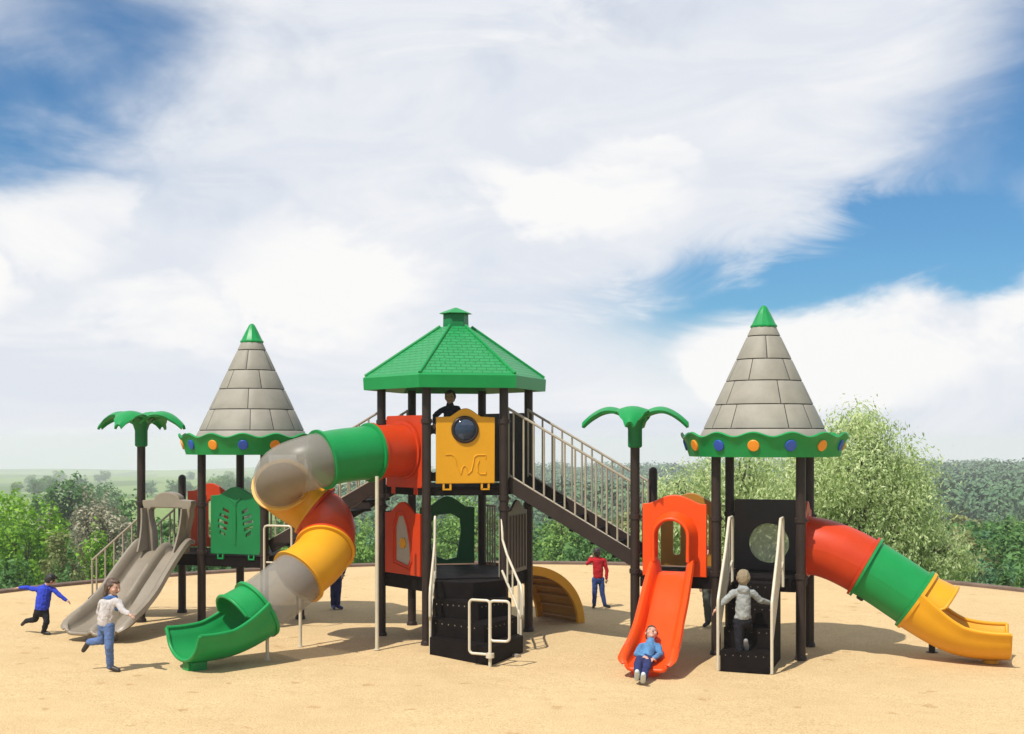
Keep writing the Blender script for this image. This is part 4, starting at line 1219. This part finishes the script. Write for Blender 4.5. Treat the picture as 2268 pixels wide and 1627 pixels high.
LM_BRIGHT = leaf_mat('bright green leaves', (0.112, 0.277, 0.016), (0.356, 0.607, 0.059), .40)
LM_DARK = leaf_mat('dark green leaves', (0.047, 0.132, 0.034), (0.156, 0.312, 0.086), .35)
LM_MID = leaf_mat('mid green leaves', (0.093, 0.21, 0.044), (0.312, 0.498, 0.117), .38)
LM_PALE = leaf_mat('pale blossom and leaves', (.15, .17, .08), (.62, .56, .42), .38)
LM_OLIVE = leaf_mat('olive brown leaves', (0.132, 0.164, 0.047), (0.374, 0.389, 0.156), .35)
LM_BLUE = leaf_mat('blue green leaves', (0.063, 0.164, 0.078), (0.186, 0.359, 0.171), .35)

# the big willow beyond the edge of the sand, and its lower neighbour
def wl(u, v, Y, ru, rv, rd):
    p = at(u, v, Y); return p, (ru/F*Y, rd, rv/F*Y)
def willow(label, Y, specs, n, cu):
    p0 = at(cu, 1300, Y); zg = float(ground_z(np.array(p0.x), np.array(p0.y)))
    lobes = []
    for u, v, ru, rv, dy in specs:
        c, rad = wl(u, v, Y+dy, ru, rv, max(ru, rv)/F*Y)
        lobes.append(((c.x-p0.x, c.y-p0.y, c.z-zg), rad))
    o = thing('willow_tree', label, 'tree', world=(p0.x, p0.y, zg))
    P, N = crown_points(lobes, n, .35, .17)
    # hanging sprays along each clump
    link('crown', leaf_mesh('crown', P, N, .058, .34, LM_WILLOW, .55), o)
    trunk_mesh(3.2, .20, lobes, 5).build('trunk', BARK, o, sharp=60)
willow('tall silvery willow rising behind the cone tower beside the tube slide', 31.5,
       [(1900, 965, 85, 75, 0), (1880, 1060, 150, 100, -.3), (1990, 1060, 90, 85, 0), (1800, 1080, 90, 110, .5), (2010, 1150, 95, 90, -.5), (2075, 1225, 70, 60, -.4), (1930, 1190, 140, 110, .2), (1760, 1190, 110, 90, .4), (2120, 1255, 45, 40, -.6), (1990, 1275, 110, 60, -.3)], 52000, 1890)
willow('low silvery willow between the palm landing and the cone tower', 33.5,
       [(1500, 1110, 70, 75, 0), (1580, 1080, 70, 80, .2), (1660, 1060, 80, 90, .3), (1700, 1130, 90, 90, 0), (1590, 1180, 120, 90, -.3), (1470, 1185, 70, 70, -.2), (1690, 1230, 110, 70, .2)], 27000, 1600)

def simple_lobes(w, h, th, seed, nl=7):
    rnd = random.Random(seed); out = [((0, 0, th+h*.5), (w*.42, w*.42, h*.5))]
    for k in range(nl):
        q = rnd.uniform(0, 2*pi); rr = rnd.uniform(.35, .62)*w*.5*1.3
        zz = th+h*rnd.uniform(.15, .85)
        s = rnd.uniform(.22, .36)
        out.append(((rr*cos(q), rr*sin(q), zz), (w*s, w*s, h*s*rnd.uniform(.8, 1.1))))
    return out
# trees one can tell apart on the slope left of the play equipment
def placed(name, label, cat, u, vt, Y, wpx, m, n, size, seed, th=.3, aspect=.5, group=None):
    p = at(u, vt, Y); zg = float(ground_z(np.array(p.x), np.array(p.y)))
    H = p.z-zg; w = wpx/F*Y
    return tree(name, label, cat, p.x, p.y, simple_lobes(w, H*(1-th*.6), H*th*.6, seed), n, size*Y/50, m, H*th+H*.25, max(.06, w*.035), seed, group, aspect, z=zg)
placed('bush', 'large round bright green bush at the sand edge beside the toddler', 'bush', 55, 1122, 56, 165, LM_BRIGHT, 7000, .10, 1, .1)
placed('broadleaf_tree', 'yellow green tree above the round bright bush', 'tree', 20, 1092, 84, 110, LM_BRIGHT, 3500, .10, 2, .15)
placed('broadleaf_tree', 'dark broad tree standing alone in the pale fields', 'tree', 130, 1062, 125, 120, LM_DARK, 4500, .09, 3, .2)
placed('blossom_tree', 'pale blossoming tree below the dark broad tree', 'tree', 218, 1112, 66, 118, LM_PALE, 6000, .085, 4, .2)
placed('bush', 'small vivid green bush beneath the blossoming tree', 'bush', 222, 1180, 47, 74, LM_BRIGHT, 3500, .085, 5, .1)
placed('bush', 'grey green bush between the two bright green bushes', 'bush', 155, 1190, 45, 105, LM_OLIVE, 4000, .085, 6, .1)
placed('broadleaf_tree', 'mid green tree behind the palm topped post of the double slide', 'tree', 300, 1105, 95, 100, LM_DARK, 3500, .09, 8, .2)
placed('blossom_tree', 'small pale tree at the rim of the bright bush', 'tree', 95, 1112, 78, 60, LM_PALE, 2200, .085, 9, .2)
placed('bush', 'very dark low bush added as shadow at the kerb behind the toddler', 'bush', 140, 1240, 36, 90, LM_DARK, 3000, .085, 10, .1)  # added bush, its dark leaves stand for a shadow near the edge
placed('bush', 'dark green bush low at the kerb under the bright bush', 'bush', 30, 1225, 37, 100, LM_DARK, 3500, .085, 12, .1)
placed('broadleaf_tree', 'tall dark tree seen past the end of the yellow chute', 'tree', 2205, 1172, 46, 150, LM_DARK, 6500, .095, 13, .15)
placed('broadleaf_tree', 'dark tree at the frame edge beyond the kerb', 'tree', 2275, 1185, 43, 120, LM_DARK, 5000, .095, 14, .15)
placed('bush', 'blue green bush just over the kerb by the yellow chute', 'bush', 2180, 1248, 37, 120, LM_BLUE, 4500, .085, 15, .1)
placed('bush', 'dark round bush over the kerb at the frame edge', 'bush', 2255, 1262, 33, 110, LM_DARK, 4500, .085, 16, .1)
placed('broadleaf_tree', 'mid green tree standing behind the fan climber', 'tree', 1010, 1118, 60, 190, LM_MID, 6500, .095, 17, .15)
placed('broadleaf_tree', 'light green tree seen below the stairs behind the child in red', 'tree', 1255, 1150, 48, 150, LM_MID, 6000, .085, 18, .12)
placed('broadleaf_tree', 'dark tree just over the kerb behind the child in red', 'tree', 1345, 1185, 42, 120, LM_DARK, 5000, .085, 19, .12)
placed('broadleaf_tree', 'light green tree seen between spiral slide and hexagonal tower', 'tree', 800, 1150, 46, 130, LM_MID, 5500, .085, 20, .12)

# rows of lesser trees on the slope and in the valley: copies of a few kinds
protos = []
def proto(nm, label, grp, m, seed, n=3600, size=.19):
    w, h, th = 6.0, 6.6, 1.2
    lobes = simple_lobes(w, h-th, th*.8, seed)
    o = thing(nm, label, 'tree', world=(0, 0, 0), group=grp)
    P, N = crown_points(lobes, n); link('crown', leaf_mesh('crown', P, N, size, .55, m), o)
    trunk_mesh(th+2.5, .16, lobes, seed).build('trunk', BARK, o, sharp=60)
    protos.append([o, False]); return o
proto('broadleaf_tree', 'mid green rounded tree on the slope beyond the sand', 'mid green trees on the slope', LM_MID, 31)
proto('broadleaf_tree', 'dark green rounded tree on the slope beyond the sand', 'dark green trees on the slope', LM_DARK, 32)
proto('broadleaf_tree', 'blue green rounded tree on the slope beyond the sand', 'blue green trees on the slope', LM_BLUE, 33)
proto('broadleaf_tree', 'olive green rounded tree on the slope beyond the sand', 'olive trees on the slope', LM_OLIVE, 34)
rnd = random.Random(3)
def put(k, x, y, s, sz=1.0):
    pr = protos[k]
    if not pr[1]: o = pr[0]; pr[1] = True
    else: o = copy_tree(pr[0])
    o.location = (x, y, float(ground_z(np.array(x), np.array(y)))); o.rotation_euler = (0, 0, rnd.uniform(0, 6.28)); o.scale = (s, s, s*sz)
    return o
def cap(u, Y): # highest picture row that a tree there may reach
    return 1128 if u < 420 else 1142
spots = []
for i in range(165):
    u = rnd.uniform(-40, 2310); Y = 36*math.exp(rnd.uniform(0, 1.45))
    if u < 330 and Y < 60: continue
    if u < 420 and 95 < Y: continue
    top = rnd.uniform(cap(u, Y), 1235 if Y < 60 else 1180)
    p = at(u, top, Y); zg = float(ground_z(np.array(p.x), np.array(p.y))); H = p.z-zg
    if H < 1.2 or (u < 420 and top < 1155): continue
    H = min(H, 8)
    put(rnd.choice([0, 0, 1, 1, 2, 3]), p.x, p.y, H/6.6, 1.0)
# a few more of the same kinds to either side of what the photograph shows
for i in range(46):
    u = rnd.choice([rnd.uniform(-900, -60), rnd.uniform(2330, 3100)]); Y = 34*math.exp(rnd.uniform(0, 1.3))
    x = (u-U0)/F*Y
    if math.hypot(x-GC.x, Y-GC.y) < GR+4: continue
    put(rnd.choice([0, 0, 1, 2, 3]), x, Y, rnd.uniform(.45, .9))
# hedgerow trees between the fields on the far left
for i in range(60):
    band = rnd.choice([0, 0, 0, 0, 0, 2, 2]) if i > 4 else 1
    Y = [rnd.uniform(470, 640), rnd.uniform(230, 300), rnd.uniform(900, 1200)][band]
    u = rnd.uniform(-40, 760)
    if band == 0 and u < 330 and rnd.random() < .5: continue
    x = (u-U0)/F*Y; o = put(rnd.choice([0, 1, 1, 2]), x, Y, rnd.uniform(.8, 1.6)*(1.3 if band == 2 else 1))
    o['label'] = 'hedgerow tree between the pale fields of the far valley'; o['group'] = 'hedgerow trees in the far valley'

# the far wood reads as one mass: lumpy crowns over the hill
def far_wood():
    r = RNG; PP, NN = [], []; k = 0
    while k < 2700:
        az = r.uniform(-9, 27); Y = 230*math.exp(r.uniform(0, 1.9))
        if az < 6 and r.uniform() > (az+9)/15: continue
        x = Y*math.tan(R(az)); z = float(ground_z(np.array(x), np.array(Y)))
        s = r.uniform(2.8, 6.2)*(1+Y/1500)
        q = 150 if Y < 400 else 110
        d = r.normal(size=(q, 3)); d /= np.linalg.norm(d, axis=1, keepdims=True); d[:, 2] = np.abs(d[:, 2])*1.1-.25
        p = d*np.array([s, s, s])*r.uniform(.72, 1.05, size=(q, 1))
        PP.append(p+np.array([x, Y, z+s*.55])); NN.append(d+r.normal(size=(q, 3))*.28); k += 1
    P = np.concatenate(PP); N = np.concatenate(NN)
    sz = .155*(np.hypot(P[:, 0], P[:, 1])/160)**.35*3.2
    me = leaf_mesh('far_wood', P, N, sz[:, None], .7, None)
    me.materials.clear()
    m, n, l, b = nt('wood canopy')
    ge = n.new('ShaderNodeNewGeometry'); rp = n.new('ShaderNodeValToRGB')
    e = rp.color_ramp.elements; e[0].color = (.070, .150, .085, 1); e[1].color = (.19, .30, .140, 1)  # lifted towards blue, part of the distance haze is painted in
    tc = n.new('ShaderNodeTexCoord'); n0 = n.new('ShaderNodeTexNoise'); n0.inputs['Scale'].default_value = .09; n0.inputs['Detail'].default_value = 2
    l.new(tc.outputs['Object'], n0.inputs['Vector'])
    a0_ = n.new('ShaderNodeMath'); a0_.operation = 'MULTIPLY_ADD'; a0_.inputs[1].default_value = .35; l.new(ge.outputs['Random Per Island'], a0_.inputs[0])
    a1_ = n.new('ShaderNodeMath'); a1_.operation = 'MULTIPLY_ADD'; a1_.inputs[1].default_value = 1.6; a1_.inputs[2].default_value = -.5; l.new(n0.outputs['Fac'], a1_.inputs[0]); l.new(a1_.outputs[0], a0_.inputs[2])
    l.new(a0_.outputs[0], rp.inputs['Fac']); l.new(rp.outputs['Color'], b.inputs['Base Color'])
    nz = n.new('ShaderNodeTexNoise'); nz.inputs['Scale'].default_value = 1.1; nz.inputs['Detail'].default_value = 5
    l.new(tc.outputs['Object'], nz.inputs['Vector'])
    bp = n.new('ShaderNodeBump'); bp.inputs['Strength'].default_value = 1; bp.inputs['Distance'].default_value = 1.2
    l.new(nz.outputs['Fac'], bp.inputs['Height']); l.new(bp.outputs['Normal'], b.inputs['Normal'])
    b.inputs['Roughness'].default_value = .9; b.inputs['Specular IOR Level'].default_value = .1
    me.materials.append(m)
    tag(link('far_wood', me), kind='stuff')
far_wood()

# ------------------------------------------------------------------ air
def haze():
    mb = MB(); mb.box((0, 1425, (-130+9)/2), (5200, 3450, 139))
    m = bpy.data.materials.new('haze air'); m.use_nodes = True; n = m.node_tree.nodes; n.clear()
    o = n.new('ShaderNodeOutputMaterial'); v = n.new('ShaderNodeVolumePrincipled')
    v.inputs['Color'].default_value = (.95, .94, 1.0, 1); v.inputs['Density'].default_value = HAZE; v.inputs['Anisotropy'].default_value = 0.0
    m.node_tree.links.new(v.outputs[0], o.inputs['Volume'])
    tag(mb.build('haze', m), kind='stuff')
HAZE = .00048
haze()

# ------------------------------------------------------------------ light, sky, camera
sdir = Vector((-.42, -.50, 1.0)).normalized()
ld = bpy.data.lights.new('sun', 'SUN'); ld.energy = 4.9; ld.angle = R(.6); ld.color = (1.0, .955, .88)
lo = bpy.data.objects.new('sun', ld); COL.objects.link(lo); lo.location = (-10, -5, 25)
lo.rotation_euler = (-sdir).to_track_quat('-Z', 'Y').to_euler()

def sky():
    w = bpy.data.worlds.new('World'); SC.world = w; w.use_nodes = True
    n = w.node_tree.nodes; l = w.node_tree.links
    bg = n['Background']
    st = n.new('ShaderNodeTexSky'); st.sky_type = 'NISHITA'; st.sun_disc = False
    st.sun_elevation = math.asin(sdir.z); st.sun_rotation = atan2(sdir.x, sdir.y); st.dust_density = .6; st.ozone_density = 3
    tc = n.new('ShaderNodeTexCoord')
    def M2(op, a, b=None, c=None):
        k = n.new('ShaderNodeMath'); k.operation = op
        for i, v in enumerate((a, b, c)):
            if v is None: continue
            if isinstance(v, (int, float)): k.inputs[i].default_value = v
            else: l.new(v, k.inputs[i])
        return k.outputs[0]
    sp = n.new('ShaderNodeSeparateXYZ'); l.new(tc.outputs['Generated'], sp.inputs[0])
    az = M2('ARCTAN2', sp.outputs['X'], sp.outputs['Y']); el = M2('ARCSINE', sp.outputs['Z'])
    cb = n.new('ShaderNodeCombineXYZ'); l.new(az, cb.inputs[0]); l.new(el, cb.inputs[1])
    def noise(scale, det, rough, dist, off, sc=(1, 1.4, 1), rot=0.0):
        mp = n.new('ShaderNodeMapping'); mp.inputs['Location'].default_value = off; mp.inputs['Scale'].default_value = sc; mp.inputs['Rotation'].default_value = (0, 0, rot)
        l.new(cb.outputs[0], mp.inputs['Vector'])
        k = n.new('ShaderNodeTexNoise'); k.inputs['Scale'].default_value = scale; k.inputs['Detail'].default_value = det; k.inputs['Roughness'].default_value = rough; k.inputs['Distortion'].default_value = dist
        l.new(mp.outputs['Vector'], k.inputs['Vector']); return k.outputs['Fac']
    nA = noise(9, 8, .55, .3, (3.1, 1.7, 0)); nB = noise(5, 6, .6, .8, (.3, 5.2, 0), (1, 3.2, 1), R(-20)); nC = noise(3.2, 3, .5, .2, (7, 2, 0))
    wob = M2('MULTIPLY_ADD', nB, .16, -.08); wob2 = M2('MULTIPLY_ADD', nA, .10, -.05)
    azw = M2('ADD', az, wob2); elw = M2('ADD', el, M2('MULTIPLY', wob, .8))
    def blob(a0, e0, ra, re, rot=0.0, amp=1.0):
        dx = M2('SUBTRACT', azw, R(a0)); dy = M2('SUBTRACT', elw, R(e0))
        c, s = cos(R(rot)), sin(R(rot))
        x = M2('DIVIDE', M2('ADD', M2('MULTIPLY', dx, c), M2('MULTIPLY', dy, s)), R(ra)); y = M2('DIVIDE', M2('SUBTRACT', M2('MULTIPLY', dy, c), M2('MULTIPLY', dx, s)), R(re))
        d = M2('ADD', M2('MULTIPLY', x, x), M2('MULTIPLY', y, y))
        return M2('MULTIPLY', M2('POWER', 2.718, M2('MULTIPLY', d, -1)), amp)
    # openings of blue in the cloud sheet
    bl = [blob(-21.5, 14.2, 8.0, 3.0, 12, 1.3), blob(-19, 19.5, 7, 3, 0, .8), blob(19.5, 8.2, 10.5, 2.1, 9, 1.4), blob(22.5, 13.4, 7.5, 3.4, 35, 1.1), blob(10.5, 7.4, 7, 1.3, 14, .85), blob(7.5, 3.8, 4, 1.4, 0, .40), blob(4, 18.5, 9, 1.6, 8, .35), blob(-20.5, 10.8, 4.5, 2.2, 0, .45), blob(-13.5, 10.5, 3, 1.2, 20, .22), blob(26, 19, 6, 4, 0, .7)]
    s_ = bl[0]
    for b_ in bl[1:]: s_ = M2('ADD', s_, b_)
    # elsewhere noise opens extra unseen blue, added to lower the fill light
    side = n.new('ShaderNodeMapRange'); side.interpolation_type = 'SMOOTHSTEP'; side.inputs['From Min'].default_value = .48; side.inputs['From Max'].default_value = 1.1
    l.new(M2('ABSOLUTE', az), side.inputs['Value'])
    gen = M2('MULTIPLY', M2('MAXIMUM', M2('SUBTRACT', nC, .40), 0), side.outputs['Result'])
    s_ = M2('ADD', s_, M2('MULTIPLY', gen, 6.0))
    s_ = M2('SUBTRACT', s_, M2('MULTIPLY', M2('SUBTRACT', nA, .42), 1.1))
    # a billowy cloud rising behind the right cone, others on the left
    def puff(a0, e0, ra, re, amp):
        dx = M2('DIVIDE', M2('SUBTRACT', M2('ADD', az, M2('MULTIPLY_ADD', nA, .16, -.08)), R(a0)), R(ra)); dy = M2('DIVIDE', M2('SUBTRACT', M2('ADD', el, M2('MULTIPLY_ADD', nA, .14, -.07)), R(e0)), R(re))
        d = M2('ADD', M2('MULTIPLY', dx, dx), M2('MULTIPLY', dy, dy))
        ss = n.new('ShaderNodeMapRange'); ss.interpolation_type = 'SMOOTHSTEP'; ss.inputs['From Min'].default_value = 1.7; ss.inputs['From Max'].default_value = .15
        l.new(d, ss.inputs['Value']); return M2('MULTIPLY', ss.outputs['Result'], amp)
    pf = [puff(14.5, 4.0, 6.0, 2.5, 1.0), puff(-20.3, 9.2, 3.4, 1.9, .6), puff(-24.5, 6.5, 2.2, 2.0, .8), puff(-16, 5.2, 3.6, 1.5, .5), puff(-8.5, 7.6, 4.6, 2.3, .8), puff(2.5, 11.2, 5.5, 1.5, .8), puff(6, 12.6, 3.2, 1.0, .5), puff(24, 5.2, 3, 2.2, .8)]
    p_ = pf[0]
    for k in pf[1:]: p_ = M2('MAXIMUM', p_, k)
    s_ = M2('SUBTRACT', s_, M2('MULTIPLY', p_, .7))
    mr = n.new('ShaderNodeMapRange'); mr.interpolation_type = 'SMOOTHSTEP'; mr.inputs['From Min'].default_value = -.10; mr.inputs['From Max'].default_value = 1.25
    l.new(s_, mr.inputs['Value'])
    # never much blue close to the horizon
    hz = n.new('ShaderNodeMapRange'); hz.inputs['From Min'].default_value = .02; hz.inputs['From Max'].default_value = .10; l.new(el, hz.inputs['Value'])
    blue = M2('MULTIPLY', mr.outputs['Result'], hz.outputs['Result'])
    cr = n.new('ShaderNodeValToRGB'); e = cr.color_ramp.elements
    e[0].position = .30; e[0].color = (7.6, 8.0, 8.75, 1); e[1].position = .62; e[1].color = (9.7, 9.65, 9.6, 1)
    shade = M2('ADD', M2('MULTIPLY', nB, .75), M2('MULTIPLY', p_, .35))
    l.new(shade, cr.inputs['Fac'])
    tint = n.new('ShaderNodeMix'); tint.data_type = 'RGBA'; tint.blend_type = 'MULTIPLY'; tint.inputs[0].default_value = 1; tint.inputs[7].default_value = (.50, .86, 1.08, 1)
    l.new(st.outputs[0], tint.inputs[6])
    mx = n.new('ShaderNodeMix'); mx.data_type = 'RGBA'
    l.new(blue, mx.inputs[0]); l.new(cr.outputs['Color'], mx.inputs[6]); l.new(tint.outputs[2], mx.inputs[7])
    l.new(mx.outputs[2], bg.inputs['Color']); bg.inputs['Strength'].default_value = .10
sky()

cam = bpy.data.cameras.new('camera'); co = bpy.data.objects.new('camera', cam); COL.objects.link(co)
co.location = (0, 0, CH); co.rotation_euler = (pi/2, 0, 0)
cam.sensor_width = 36; cam.lens = F/2268*36; cam.shift_y = (V0-813.5)/2268; cam.clip_end = 12000; cam.clip_start = .1
SC.camera = co
SC.view_settings.view_transform = 'Standard'; SC.view_settings.look = 'None'; SC.view_settings.exposure = 0.0; SC.view_settings.gamma = 1
SC.cycles.max_bounces = 8; SC.cycles.transparent_max_bounces = 16; SC.cycles.volume_bounces = 2
